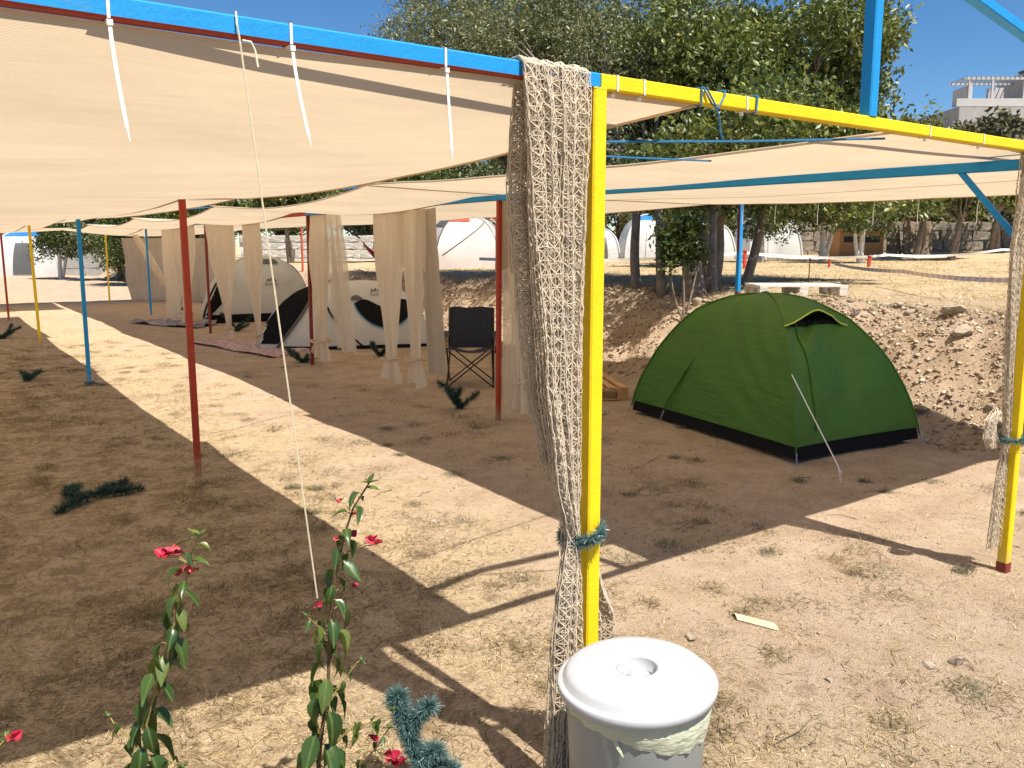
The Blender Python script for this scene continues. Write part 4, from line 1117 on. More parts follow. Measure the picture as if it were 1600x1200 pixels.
STEMG = plain('green_stem', (0.28, 0.22, 0.07), 0.7, 0.3, 40, 0.3)
BRACT = plain('crimson_bract', (0.36, 0.010, 0.04), 0.6, 0.25, 90)
BRACT2 = plain('pink_bract', (0.48, 0.035, 0.055), 0.6, 0.25, 90)
def leaf_mesh(L, W, bend, fold, seed, mat_, nseg=6):
    """ovate pointed leaf along +Y, midrib at x=0, drooping by bend"""
    r = random.Random(seed); vs = []; fs = []
    for i in range(nseg + 1):
        s = i / nseg
        w = W * 0.5 * (math.sin(math.pi * min(1, s ** 0.72)) ** 0.9) * (1 - 0.25 * s) * 1.18
        if i == nseg: w = 0.0004
        if i == 0: w = 0.0006
        y = L * s * (1 - 0.15 * bend * s); z = -bend * L * 0.45 * s * s
        wob = 0.06 * W * math.sin(s * 9 + seed)
        vs += [(-w, y, z + fold * w + wob), (0, y, z), (w, y, z + fold * w - wob)]
    for i in range(nseg):
        a = 3 * i
        fs += [(a, a + 1, a + 4, a + 3), (a + 1, a + 2, a + 5, a + 4)]
    me = bpy.data.meshes.new('leaf'); me.from_pydata(vs, [], fs); me.materials.append(mat_)
    me.polygons.foreach_set('use_smooth', [True] * len(fs)); me.update()
    return me
LEAVES = [leaf_mesh(0.086, 0.034, bd_, fo, i, LEAFV) for i, (bd_, fo) in enumerate(((0.6, 0.6), (1.1, 0.8), (0.3, 0.4), (0.8, 1.2), (1.3, 0.7)))]
BRACTS = [leaf_mesh(0.030, 0.030, bd_, 0.9, i + 20, mm) for i, (bd_, mm) in enumerate(((-0.6, BRACT), (0.2, BRACT2), (-0.2, BRACT)))]
def orient(d, up=Vector((0, 0, 1)), roll=0.0):
    d = Vector(d).normalized()
    q = d.to_track_quat('Y', 'Z')
    return q.to_matrix().to_4x4() @ Matrix.Rotation(roll, 4, 'Y')
def put(me, name, parent, p, d, sc, roll=0.0):
    o = bpy.data.objects.new(name, me); COL.objects.link(o); o.parent = parent
    o.matrix_local = Matrix.Translation(Vector(p) - Vector(parent.location)) @ orient(d, roll=roll) @ Matrix.Scale(sc, 4)
    return o
def along(path, s):
    pts = [Vector(p) for p in path]; ls = [(q - p).length for p, q in zip(pts, pts[1:])]; tot = sum(ls); s *= tot
    for p, q, l in zip(pts, pts[1:], ls):
        if s <= l or q is pts[-1]: return p.lerp(q, min(1, s / l)), (q - p).normalized()
        s -= l
    return pts[-1], (pts[-1] - pts[-2]).normalized()
def plant(label, stems, flowers, seed, loc, leaf_range):
    t = thing('bougainvillea', label, 'plant', loc)
    r = random.Random(seed)
    for path, r0, r1, n, sc, m in stems:
        npt = 14; pts = [along(path, i / npt)[0] + Vector((r.uniform(-1, 1), r.uniform(-1, 1), 0)) * 0.003 for i in range(npt + 1)]
        b = MB(); b.tube(pts, [lerp(r0, r1, i / npt) for i in range(npt + 1)], 7); st = b.build('stem', m, t, smooth=True)
        pet = MB(); a0 = r.uniform(0, 6)
        for k in range(n):
            s = lerp(leaf_range[0], 1.0, (k + r.uniform(-.3, .3)) / n); s = min(0.995, max(0.02, s))
            p, d = along(pts, s)
            a = a0 + k * 2.4 + r.uniform(-.5, .5)
            out = Vector((math.cos(a), math.sin(a), 0))
            size = sc * (1.25 - 0.75 * s ** 1.5) * r.uniform(0.75, 1.15)
            pl = 0.022 * size
            q = p + (out * 0.8 + Vector((0, 0, 0.6))).normalized() * pl
            pet.tube([p, p.lerp(q, .5) + Vector((0, 0, .002)), q], 0.0011, 4)
            droop = r.uniform(-2.2, -0.6) if s < 0.86 else r.uniform(-0.5, 0.5)
            put(r.choice(LEAVES), 'leaf', t, q, out + Vector((0, 0, droop)), size, r.uniform(-.5, .5))
        for k in range(5):
            p, d = along(pts, 1.0)
            a = k * 1.3 + r.uniform(0, 1)
            put(LEAVES[2], 'leaf', t, p, Vector((math.cos(a), math.sin(a), r.uniform(0.2, 1.2))), sc * r.uniform(0.28, 0.42), 0)
        pet.build('petioles', STEMG, t)
    for (p, base, sc) in flowers:
        b = MB(); bp = Vector(base); fp = Vector(p)
        b.tube([bp, bp.lerp(fp, .5) + Vector((0, 0, .008)), fp], 0.0012, 4); fl = b.build('flower_stalk', STEMG, t)
        for k in range(r.choice((3, 4, 5))):
            a = k * 2.1 + r.uniform(-.4, .4)
            dd_ = Vector((math.cos(a), math.sin(a), r.uniform(-0.2, 1.1)))
            put(r.choice(BRACTS), 'bract', t, fp, dd_, sc * r.uniform(0.8, 1.15), r.uniform(-1, 1))
    return t
s1 = [(-1.21, 0.40, -0.02), (-1.198, 0.398, 0.215), (-1.185, 0.388, 0.372), (-1.158, 0.369, 0.48), (-1.122, 0.343, 0.604), (-1.099, 0.327, 0.709), (-1.074, 0.309, 0.795), (-1.063, 0.301, 0.846), (-1.045, 0.288, 0.895)]
plant('slender bougainvillea with two crimson blooms at lower left', [
    (s1, 0.0065, 0.002, 44, 1.12, STEMG),
    ([(-1.19, 0.39, 0.30), (-1.23, 0.42, 0.36), (-1.26, 0.45, 0.40)], 0.003, 0.0015, 5, 0.6, STEMG),
    ([(-1.19, 0.39, 0.22), (-1.14, 0.36, 0.28), (-1.11, 0.32, 0.27)], 0.003, 0.0015, 6, 0.75, STEMG)],
    [((-1.109, 0.330, 0.846), (-1.07, 0.305, 0.82), 1.05), ((-1.124, 0.34, 0.842), (-1.07, 0.305, 0.82), 1.0), ((-1.084, 0.316, 0.799), (-1.076, 0.31, 0.78), 0.85), ((-1.062, 0.30, 0.80), (-1.073, 0.309, 0.79), 0.6)], 5, (-1.21, 0.40, 0), (0.24, 1))
s2 = [(-0.84, 0.14, -0.02), (-0.826, 0.131, 0.215), (-0.811, 0.12, 0.335), (-0.796, 0.11, 0.462), (-0.787, 0.103, 0.604), (-0.779, 0.098, 0.726), (-0.761, 0.084, 0.829), (-0.741, 0.07, 0.93), (-0.722, 0.057, 0.989), (-0.696, 0.038, 1.032)]
plant('tall bougainvillea with small red buds in front of the sunlit path', [
    (s2, 0.007, 0.0022, 50, 1.08, STEM),
    ([(-0.82, 0.127, 0.271), (-0.756, 0.081, 0.363), (-0.687, 0.031, 0.399), (-0.655, 0.01, 0.42)], 0.004, 0.0015, 13, 0.62, STEMG),
    ([(-0.83, 0.13, 0.14), (-0.76, 0.09, 0.22), (-0.70, 0.04, 0.31), (-0.665, 0.015, 0.37)], 0.004, 0.0015, 10, 0.62, STEM),
    ([(-0.80, 0.11, 0.43), (-0.745, 0.075, 0.53), (-0.72, 0.06, 0.56)], 0.003, 0.0014, 8, 0.5, STEMG),
    ([(-0.785, 0.10, 0.62), (-0.83, 0.14, 0.68)], 0.002, 0.0012, 5, 0.5, STEMG)],
    [((-0.756, 0.081, 0.984), (-0.735, 0.066, 0.96), 0.45), ((-0.723, 0.058, 0.951), (-0.73, 0.062, 0.96), 0.5), ((-0.735, 0.066, 0.893), (-0.745, 0.073, 0.90), 0.6), ((-0.683, 0.029, 0.872), (-0.755, 0.08, 0.845), 0.62), ((-0.690, 0.033, 0.880), (-0.755, 0.08, 0.845), 0.62),
     ((-0.765, 0.088, 0.885), (-0.75, 0.078, 0.87), 0.3), ((-0.808, 0.118, 0.706), (-0.78, 0.098, 0.70), 0.45), ((-0.73, 0.06, 0.76), (-0.77, 0.09, 0.75), 0.4), ((-0.702, 0.042, 0.339), (-0.72, 0.05, 0.30), 0.7), ((-0.659, 0.012, 0.285), (-0.70, 0.04, 0.28), 0.9), ((-0.65, 0.005, 0.26), (-0.70, 0.04, 0.25), 1.0)], 9, (-0.84, 0.14, 0), (0.10, 1))
plant('bougainvillea sprig with one red bloom at the lower left edge', [
    ([(-1.56, 0.64, 0.0), (-1.545, 0.64, 0.2), (-1.51, 0.62, 0.30), (-1.485, 0.60, 0.345)], 0.004, 0.0015, 9, 0.7, STEMG)],
    [((-1.470, 0.593, 0.336), (-1.49, 0.605, 0.32), 0.85)], 12, (-1.56, 0.64, 0), (0.3, 1))
# ------------------------------------------------------------------ trees
BARK = plain('grey_bark', (0.20, 0.165, 0.13), 0.9, 0.35, 8, 0.8, 30)
BARKW = plain('limewashed_bark', (0.62, 0.58, 0.52), 0.9, 0.15, 8, 0.6, 30)
BARKD = plain('dark_bark', (0.09, 0.07, 0.05), 0.9, 0.35, 8, 0.8, 30)
LEAF_BIG = leafmat('glossy_leaf', (0.050, 0.078, 0.018), (0.165, 0.195, 0.055), 0.42, 0.2, (0.32, 0.33, 0.08))
LEAF_OLIVE = leafmat('olive_leaf', (0.065, 0.080, 0.034), (0.19, 0.205, 0.095), 0.45, 0.18, (0.31, 0.31, 0.16))
LEAF_CITRUS = leafmat('citrus_leaf', (0.025, 0.050, 0.012), (0.085, 0.125, 0.030), 0.4, 0.2, (0.15, 0.17, 0.05))
LEAF_SCRUB = leafmat('scrub_leaf', (0.045, 0.045, 0.018), (0.12, 0.105, 0.045), 0.6, 0.1, (0.20, 0.15, 0.07))

def leaf_cloud(rng, centers, radii, n, L, W, up=0.35, hollow=0.45, droop=0.0):
    """many folded leaves spread through overlapping clumps; twigs of leaves rather than even fog"""
    centers = np.asarray(centers, float); radii = np.asarray(radii, float)
    vol = radii[:, 0] * radii[:, 1] * radii[:, 2]
    per = 7
    nt = n // per
    ci = rng.choice(len(centers), nt, p=vol ** 0.8 / (vol ** 0.8).sum())
    d = rng.normal(0, 1, (nt, 3)); d /= np.linalg.norm(d, axis=1, keepdims=True)
    rad = (hollow + (1 - hollow) * rng.random(nt) ** 0.6)
    # uneven outline
    rad *= 0.78 + 0.5 * rng.random(nt) ** 2
    tip = centers[ci] + d * radii[ci] * rad[:, None]
    tw = d * 0.6 + rng.normal(0, 0.6, (nt, 3)) + np.array([0, 0, up]); tw /= np.linalg.norm(tw, axis=1, keepdims=True)
    base = np.repeat(tip, per, 0) - np.repeat(tw, per, 0) * (np.tile(np.linspace(0, 1, per), nt) * L * 2.6)[:, None] + rng.normal(0, L * 0.22, (nt * per, 3))
    N = nt * per
    dirn = np.repeat(tw, per, 0) * 0.7 + rng.normal(0, 0.7, (N, 3)) + np.array([0, 0, -droop]); dirn /= np.linalg.norm(dirn, axis=1, keepdims=True)
    nr = rng.normal(0, 1, (N, 3)) + np.array([0, 0, 0.9]); side = np.cross(dirn, nr); side /= np.linalg.norm(side, axis=1, keepdims=True) + 1e-9
    nn = np.cross(side, dirn)
    Ls = L * rng.uniform(0.65, 1.2, N)[:, None]; Ws = W * rng.uniform(0.7, 1.2, N)[:, None] * 0.5
    a = base; b = base + dirn * Ls * 0.48 + side * Ws + nn * Ws * 0.35
    c = base + dirn * Ls; e = base + dirn * Ls * 0.48 - side * Ws + nn * Ws * 0.35
    V = np.stack([a, b, c, e], 1).reshape(-1, 3)
    o = np.arange(N) * 4
    F = np.concatenate([np.stack([o, o + 1, o + 2], 1), np.stack([o, o + 2, o + 3], 1)])
    return V, F

def limb(b, r, p, q, r0, r1, wig=0.12, n=7, sides=7):
    p = Vector(p); q = Vector(q); L = (q - p).length
    off = [Vector((r.uniform(-1, 1), r.uniform(-1, 1), r.uniform(-.3, .3))) * wig * L * 0.5 for _ in range(2)]
    pts = []
    for i in range(n + 1):
        t = i / n
        pts.append(p.lerp(q, t) + off[0] * math.sin(math.pi * t) * 0.6 + off[1] * math.sin(2 * math.pi * t) * 0.35)
    b.tube(pts, [lerp(r0, r1, i / n) for i in range(n + 1)], sides)
    return pts

def big_tree(name, label, base, trunks, clumps, n, L, W, leafm, barkm, seed, twigs=40, per_limb=True, up=0.35, cat='tree', droop=0.0, hollow=0.45):
    """trunks: list of (base xyz, top xyz, r0, r1); clumps: list of (centre, radii)"""
    t = thing(name, label, cat, base)
    r = random.Random(seed); rng = np.random.default_rng(seed)
    tops = []
    for bp, tp, r0, r1 in trunks:
        b = MB(); pts = limb(b, r, bp, tp, r0, r1, 0.16, 9, 9); b.build('trunk', barkm, t, smooth=True); tops.append((pts, r1))
    b = MB()
    for c, rad in clumps:
        pts, r1 = min(tops, key=lambda k: (k[0][-1] - Vector(c)).length)
        st = pts[-1] if r.random() < 0.6 else pts[-3]
        mid = limb(b, r, st, st.lerp(Vector(c), 0.85), r1 * 0.75, r1 * 0.25, 0.2, 7, 6)
        for k in range(3):
            d = Vector((r.gauss(0, 1), r.gauss(0, 1), r.gauss(0.3, 0.8))).normalized()
            limb(b, r, mid[r.choice((4, 5, 6, 7))], Vector(c) + Vector((d.x * rad[0], d.y * rad[1], d.z * rad[2])) * 0.3, r1 * 0.28, r1 * 0.07, 0.25, 5, 5)
    b.build('branches', barkm, t, smooth=True)
    V, F = leaf_cloud(rng, [c for c, _ in clumps], [q for _, q in clumps], n, L, W, up, hollow, droop)
    fastmesh('crown', V, F, leafm, t)
    return t

def clump_shell(rng, c, R, k, rmin, rmax, zmin=None):
    out = []
    for i in range(k):
        d = rng.normal(0, 1, 3); d /= np.linalg.norm(d)
        f = rng.random() ** 0.45 * 0.85
        p = np.array(c) + d * np.array(R) * f
        if zmin is not None and p[2] < zmin: p[2] = zmin + rng.random() * 0.3
        rr = rng.uniform(rmin, rmax)
        out.append((tuple(p), (rr * rng.uniform(0.85, 1.25), rr * rng.uniform(0.85, 1.25), rr * rng.uniform(0.65, 0.95))))
    return out

rg = np.random.default_rng(11)
# large glossy-leaved tree behind the yellow beam
ta = (8.6, 6.9, gz(8.6, 6.9))
cl = clump_shell(rg, (9.6, 6.9, 3.9), (2.4, 2.2, 1.9), 46, 0.45, 0.8, 2.3)
cl += [((9.0, 6.0, 2.6), (0.8, 0.8, 0.5)), ((10.2, 6.0, 2.9), (0.8, 0.8, 0.6)), ((10.9, 5.9, 2.7), (0.6, 0.6, 0.45)), ((8.2, 6.4, 3.0), (0.8, 0.8, 0.6)), ((7.9, 7.2, 4.6), (0.9, 0.9, 0.8)),
       ((11.0, 6.0, 3.2), (0.55, 0.5, 0.5)), ((11.35, 5.8, 2.6), (0.4, 0.4, 0.35)), ((10.9, 5.3, 3.35), (0.22, 0.2, 0.4)), ((11.2, 5.15, 3.5), (0.12, 0.12, 0.45)), ((11.5, 5.2, 3.1), (0.35, 0.3, 0.3)), ((7.6, 5.9, 2.7), (0.6, 0.6, 0.5)), ((8.3, 5.6, 2.35), (0.7, 0.6, 0.35)), ((9.6, 5.3, 2.3), (0.8, 0.6, 0.35)), ((10.6, 5.0, 2.35), (0.6, 0.5, 0.3)), ((6.9, 4.9, 3.1), (0.8, 0.7, 0.5)), ((7.6, 5.1, 3.3), (0.8, 0.7, 0.6)), ((6.6, 5.6, 2.9), (0.7, 0.7, 0.4))]
big_tree('broadleaf_tree', 'large glossy green tree rising behind the yellow beam', ta,
         [((8.0, 6.5, gz(8.0, 6.5) - .05), (8.5, 6.7, 3.0), 0.09, 0.06), ((8.45, 6.3, gz(8.45, 6.3) - .05), (9.3, 6.6, 3.1), 0.075, 0.055)], cl, 80000, 0.105, 0.05, LEAF_BIG, BARK, 51)
# fine-leaved tree above the left cloth
tb = (9.4, 12.4, gz(9.4, 12.4))
cl = clump_shell(rg, (7.9, 12.6, 5.0), (3.0, 3.0, 2.3), 54, 0.5, 0.95, 2.4)
big_tree('olive_tree', 'tall fine leaved olive tree above the large left cloth', tb,
         [((9.4, 12.4, tb[2] - .05), (8.9, 12.4, 3.4), 0.17, 0.10)], cl, 70000, 0.085, 0.028, LEAF_OLIVE, BARKD, 52)
# the tree between them
tc = (7.4, 8.2, gz(7.4, 8.2))
cl = clump_shell(rg, (8.5, 9.3, 4.4), (2.6, 2.4, 2.5), 56, 0.5, 0.9, 2.2)
cl += [((7.2, 7.8, 3.5), (0.7, 0.7, 0.6)), ((6.8, 8.3, 3.9), (0.7, 0.7, 0.6)), ((7.6, 7.6, 4.2), (0.8, 0.7, 0.6)), ((7.0, 8.0, 4.7), (0.7, 0.7, 0.6)), ((8.0, 7.6, 3.0), (0.7, 0.6, 0.5)), ((7.3, 7.3, 2.75), (0.6, 0.6, 0.4)), ((8.6, 7.9, 3.6), (0.8, 0.7, 0.6))]
big_tree('olive_tree', 'grey trunked olive tree with two leaning trunks behind the green tent', tc,
         [((6.95, 7.0, gz(6.95, 7.0) - .05), (7.2, 7.3, 2.6), 0.075, 0.055), ((6.7, 6.25, gz(6.7, 6.25) - .05), (7.1, 6.8, 2.6), 0.07, 0.05)], cl, 90000, 0.085, 0.034, LEAF_OLIVE, BARK, 53)
# stocky forked trunk and a sapling shrub on the bank
tt = (6.95, 5.75, gz(6.95, 5.75))
cl = clump_shell(rg, (7.5, 6.3, 2.7), (1.1, 1.1, 0.45), 16, 0.3, 0.5, 2.0)
big_tree('forked_tree', 'stocky forked tree with thick dark trunk behind the green tent', tt,
         [((6.85, 5.75, gz(6.85, 5.75) - .05), (6.75, 6.0, 1.75), 0.15, 0.10), ((7.15, 5.75, gz(7.15, 5.75) - .05), (7.5, 6.1, 2.3), 0.065, 0.05), ((7.45, 6.0, gz(7.45, 6.0) - .05), (7.6, 6.3, 2.3), 0.08, 0.06)], cl, 9000, 0.10, 0.042, LEAF_CITRUS, BARK, 54)
sh = (6.25, 5.45, gz(6.25, 5.45))
cl = [((6.25, 5.5, 1.62), (0.22, 0.22, 0.22)), ((6.32, 5.45, 1.9), (0.22, 0.22, 0.2)), ((6.2, 5.6, 1.75), (0.25, 0.2, 0.25)), ((6.45, 5.5, 1.55), (0.2, 0.2, 0.16)), ((6.1, 5.55, 1.45), (0.13, 0.13, 0.2))]
big_tree('sapling', 'leafy sapling with thin pale stems on the bank left of green tent', sh,
         [((6.22, 5.4, sh[2] - .05), (6.1, 5.55, 1.45), 0.014, 0.009), ((6.25, 5.45, sh[2] - .05), (6.3, 5.5, 1.6), 0.018, 0.010), ((6.28, 5.42, sh[2] - .05), (6.55, 5.45, 1.6), 0.014, 0.008)], cl, 1900, 0.095, 0.040, LEAF_CITRUS, BARK, 55, hollow=0.1)

# orchard trees with limewashed trunks: two built, the rest are copies
def orchard(seed, label, h, wide, leafm, n, barkm, L=0.12, W=0.05, low=0.9):
    r = random.Random(seed); rng = np.random.default_rng(seed)
    cl = clump_shell(rng, (0, 0, h * 0.62), (wide, wide, h * 0.30), 22, 0.45, 0.8, low)
    return big_tree('orchard_tree', label, (0, 0, 0), [((0, 0, -0.1), (r.uniform(-.3, .3), r.uniform(-.3, .3), h * 0.42), 0.12, 0.08), ((0.06, 0.05, -0.1), (r.uniform(-.6, .6), r.uniform(-.6, .6), h * 0.46), 0.09, 0.05)], cl, n, L, W, leafm, barkm, seed)
o1 = orchard(61, 'x', 3.6, 1.5, LEAF_CITRUS, 8000, BARKW, 0.16, 0.075, 1.0)
o2 = orchard(62, 'x', 4.6, 1.9, LEAF_BIG, 10000, BARK, 0.20, 0.09, 1.1)
o3 = orchard(63, 'x', 5.5, 2.4, LEAF_OLIVE, 12000, BARKD, 0.22, 0.08, 0.9)
SPOTS = [
    # x, y, source, scale, label
    (20.9, 12.2, 0, 0.80, 'small round tree with whitewashed trunk before the orange kennel'),
    (25.2, 11.8, 1, 0.80, 'leaning whitewashed tree at right in front of the stone wall'),
    (22.6, 14.6, 0, 0.95, 'bushy orchard tree just right of the blue post'),
    (15.2, 13.6, 1, 0.62, 'young orchard tree between the white tents and grey trunks'),
    (27.2, 14.0, 1, 1.05, 'wide tree with dark crown beside the wooden planks'),
    (31.0, 13.2, 1, 0.95, 'dark tree at the middle of the stone wall'),
    (34.0, 12.2, 1, 0.85, 'shrubby tree at the right end of the stone wall'),
    (5.2, 33.0, 0, 1.0, 'twin trunked tree standing right of the far left tent'),
    (3.6, 39.2, 0, 0.85, 'ragged tree half covering the far left tent'),
    (8.2, 33.5, 1, 0.9, 'dark tree behind the far curtain wall'),
    (9.4, 27.2, 1, 0.8, 'dark trunked tree before the white stone wall'),
    (12.6, 25.0, 1, 0.95, 'tree with dark trunk beside the hammock'),
    (13.2, 22.6, 0, 0.9, 'tree right behind the beige tent'),
    (19.9, 14.9, 0, 0.66, 'small leafy tree overhanging the white tent with dark pole'),
    (17.2, 15.6, 0, 0.6, 'small leafy tree in front of the blue roofed white tent')]
BACK = [(-6, 60), (-1, 57), (3.5, 55), (8, 52), (12, 49), (16, 46), (20, 42), (24.5, 39), (28, 35), (31, 31), (34, 27.5), (36.5, 24.0), (38.5, 20.5), (16.5, 33), (10, 41), (21, 31), (25.5, 27), (-12, 64)]
SRC = [o1, o2, o3]; first = [True, True, True]
def place(k, x, y, s, label, rz, group=None, sink=0.0):
    if first[k]:
        first[k] = False; o = SRC[k]; o.location = (x, y, gz(x, y)); o.rotation_euler = (0, 0, rz); o.scale = (s,) * 3; o['label'] = label
        if group: o['group'] = group
    else:
        o = copy_tree(SRC[k], (x, y, gz(x, y)), rz, s, label, group)
    o.location.z -= sink
    return o
rt = random.Random(17)
for x, y, k, s, lb in SPOTS: place(k, x, y, s, lb, rt.uniform(0, 6.28), 'orchard trees')
for i, (x, y) in enumerate(BACK):
    o = place(2, x, y, rt.uniform(0.95, 1.25), 'dark green tree in the belt closing off the campsite behind the tents', rt.uniform(0, 6.28), 'tree belt behind the campsite')

for i, (x, y) in enumerate([(5.5, 37.0), (8.6, 35.2), (11.5, 33.4), (14.6, 31.6), (17.6, 29.8), (20.6, 27.4), (23.2, 24.8), (25.8, 22.8), (29.4, 21.2)]):
    place(2, x, y, rt.uniform(0.85, 1.0), 'dark olive tree standing directly behind the white stone wall and tents', rt.uniform(0, 6.28), 'olive trees behind the walls', 1.0)
# scrub on the hill
rng = np.random.default_rng(71)
sb = thing('scrub_bush', 'x', 'bush', (0, 0, 0), 'scrub bushes on the hillside')
V, F = leaf_cloud(rng, [(0, 0, 0.5), (0.6, 0.3, 0.4), (-0.5, 0.4, 0.45), (0.1, -0.6, 0.4), (0.1, 0.2, 0.9)], [(0.8, 0.8, 0.55)] * 5, 3600, 0.22, 0.10, 0.3, 0.4)
fastmesh('foliage', V, F, LEAF_SCRUB, sb)
b = MB()
for k in range(6): limb(b, random.Random(k), (0, 0, -0.1), (rng.uniform(-.6, .6), rng.uniform(-.6, .6), 0.6), 0.04, 0.015)
b.build('stems', BARKD, sb)
HB = 'low olive brown scrub bush on the dry hillside below the concrete house'
cx_, cy_ = -1.566, -1.799
made = 0; tries = 0
while made < 230 and tries < 4000:
    tries += 1
    brg = math.radians(rt.uniform(15, 36)); dist = rt.uniform(43, 72)
    th = math.radians(90 - 35.615) - brg + 0.0
    x = cx_ + dist * math.cos(th); y = cy_ + dist * math.sin(th)
    if dist > 65 and brg > math.radians(26): continue
    if dist < 48 and rt.random() < 0.5: continue
    s = rt.uniform(1.3, 2.4)
    if made == 0: sb.location = (x, y, gz(x, y)); sb.scale = (s,) * 3; sb['label'] = HB
    else: copy_tree(sb, (x, y, gz(x, y)), rt.uniform(0, 6.28), s, HB)
    made += 1
# ------------------------------------------------------------------ walls, house, kennel and small things behind
def stone_mat(name, base, joint, scale):
    m, nt, bs = _new(name)
    p = _pos(nt, 'Object')
    v = nt.nodes.new('ShaderNodeTexVoronoi'); v.inputs['Scale'].default_value = scale; nt.links.new(p, v.inputs['Vector'])
    n = _noise(nt, 5, 5, 0.65, p)
    c = _ramp(nt, n, [(0.3, tuple(x * 0.72 for x in base)), (0.7, base)])
    hs = nt.nodes.new('ShaderNodeHueSaturation'); nt.links.new(c, hs.inputs['Color'])
    sv = nt.nodes.new('ShaderNodeSeparateColor'); nt.links.new(v.outputs['Color'], sv.inputs[0])
    mr = nt.nodes.new('ShaderNodeMapRange'); mr.inputs[3].default_value = 0.55; mr.inputs[4].default_value = 1.2
    nt.links.new(sv.outputs[0], mr.inputs[0]); nt.links.new(mr.outputs[0], hs.inputs['Value'])
    nt.links.new(hs.outputs[0], bs.inputs['Base Color']); bs.inputs['Roughness'].default_value = 0.95
    _bump(nt, bs, n, 0.6, 0.03)
    return m
def rubble_wall(name, label, p, q, h, thick, m, mj, course=0.22, seed=1, cap=None, along_ground=True):
    """each stone its own piece, mortar core recessed behind"""
    p = np.array(p, float); q = np.array(q, float); d = q - p; L = np.linalg.norm(d); d /= L; rz = math.atan2(d[1], d[0])
    mid = (p + q) / 2; z0 = min(gz(*p), gz(*q), gz(*mid)) - 0.15
    t = thing(name, label, 'wall', (p[0], p[1], z0), rz=rz)
    b = MB(); b.box((L / 2, 0, h / 2 + 0.05), (L, thick - 0.06, h + 0.1)); b.build('core', mj, t, local=True)
    r = random.Random(seed)
    variants = []
    for k in range(6):
        sb_ = MB(); sb_.box((0, 0, 0), (1, 1, 1)); me = sb_.build('stone_src', m).data
        ob = [o for o in COL.objects if o.data == me][0]; bpy.data.objects.remove(ob)
        for v in me.vertices:
            v.co *= 1.0
            v.co += Vector((r.uniform(-.11, .11), r.uniform(-.08, .08), r.uniform(-.11, .11)))
        variants.append(me)
    z = 0.0; cnt = 0
    while z < h + 0.05 and cnt < 300:
        ch = course * r.uniform(0.8, 1.2); x = r.uniform(0, 0.3)
        while x < L and cnt < 300:
            w = course * r.uniform(1.0, 2.2)
            o = bpy.data.objects.new('stone', r.choice(variants)); COL.objects.link(o); o.parent = t
            o.location = (x + w / 2, -thick / 2 + 0.02, z + ch / 2); o.scale = (w * 0.94, 0.14, ch * 0.93)
            cnt += 1; x += w
        z += ch
    if cap:
        b = MB(); b.box((L / 2, 0, h + 0.14), (L, thick + 0.06, 0.08)); b.build('coping', cap, t, local=True)
    return t
MORTAR = plain('mortar', (0.34, 0.30, 0.25), 0.95, 0.2, 4, 0.4, 20)
MORTARW = plain('white_mortar', (0.62, 0.60, 0.56), 0.95, 0.12, 4, 0.4, 20)
ST1 = stone_mat('tan_rubble', (0.34, 0.29, 0.23), (0.2, 0.2, 0.2), 3)
ST2 = stone_mat('pale_rubble', (0.62, 0.59, 0.54), (0.2, 0.2, 0.2), 3)
CONC = plain('raw_concrete', (0.34, 0.33, 0.32), 0.9, 0.12, 1.5, 0.2, 8)
CONCW = plain('white_render', (0.46, 0.455, 0.45), 0.9, 0.06, 1.5)
rubble_wall('retaining_wall', 'long tan stone retaining wall in shade behind the orchard', (26.6, 20.2), (41.5, 8.2), 1.15, 0.5, ST1, MORTAR, 0.36, 3, MORTAR)
rubble_wall('stone_wall', 'low white stone wall behind the hammock', (9.0, 31.5), (17.6, 27.2), 0.95, 0.4, ST2, MORTARW, 0.30, 4, MORTARW)
rubble_wall('stone_wall', 'dark grey wall behind the trees at far left', (4.2, 43.5), (9.4, 40.0), 1.15, 0.4, CONC, MORTAR, 0.5, 5)

hx, hy = 70.4, 31.9; hz_ = gz(hx, hy)
hd = math.radians(-35.6)
house = thing('hilltop_house', 'unfinished grey concrete house with flat roof on the hill', 'house', (hx, hy, 12.5), rz=hd); house.scale = (0.86,) * 3
DARKV = plain('dark_opening', (0.02, 0.02, 0.022), 0.6)
GLASS = plain('blue_grey_glass', (0.10, 0.13, 0.17), 0.15, 0.1)
ROOFT = plain('dark_tile', (0.10, 0.08, 0.07), 0.9, 0.2)
def hb(nm, c, s, m, par=None):
    b = MB(); b.box(c, s); return b.build(nm, m, par or house, local=True)
hb('podium', (3.0, 1.0, -3.2), (15, 6, 6.4), CONC)
hb('wall', (4.4, 1.0, 1.55), (5.4, 4.5, 3.1), CONC)
hb('upper_wall', (6.6, 0.6, 1.9), (5.0, 4.5, 3.8), CONCW)
w1 = hb('window', (4.9, -1.68, 1.5), (0.7, 0.12, 2.4), GLASS); w2 = hb('window', (7.4, -1.70, 1.5), (2.2, 0.12, 1.6), DARKV)
hb('roof', (6.6, -0.2, 3.9), (6.2, 6.4, 0.22), ROOFT)
hb('parapet', (-1.6, -1.9, 0.35), (6.4, 0.25, 0.7), CONCW)
hb('pier', (-3.6, -0.6, 1.1), (0.5, 2.5, 1.5), CONCW)
hb('pier', (-0.6, -0.6, 1.1), (1.4, 0.4, 1.5), CONCW)
for x in (-3.7, -1.6, 1.3): hb('pillar', (x, -1.9, 1.55), (0.18, 0.18, 1.7), CONCW)
hb('roof_beam', (-1.1, -1.9, 2.45), (6.2, 0.2, 0.18), CONCW); hb('roof_beam', (-1.1, 0.8, 2.45), (6.2, 0.2, 0.18), CONCW)
for i in range(14): hb('slat', (-4.0 + i * 0.44, -0.55, 2.58), (0.09, 3.2, 0.08), CONCW)

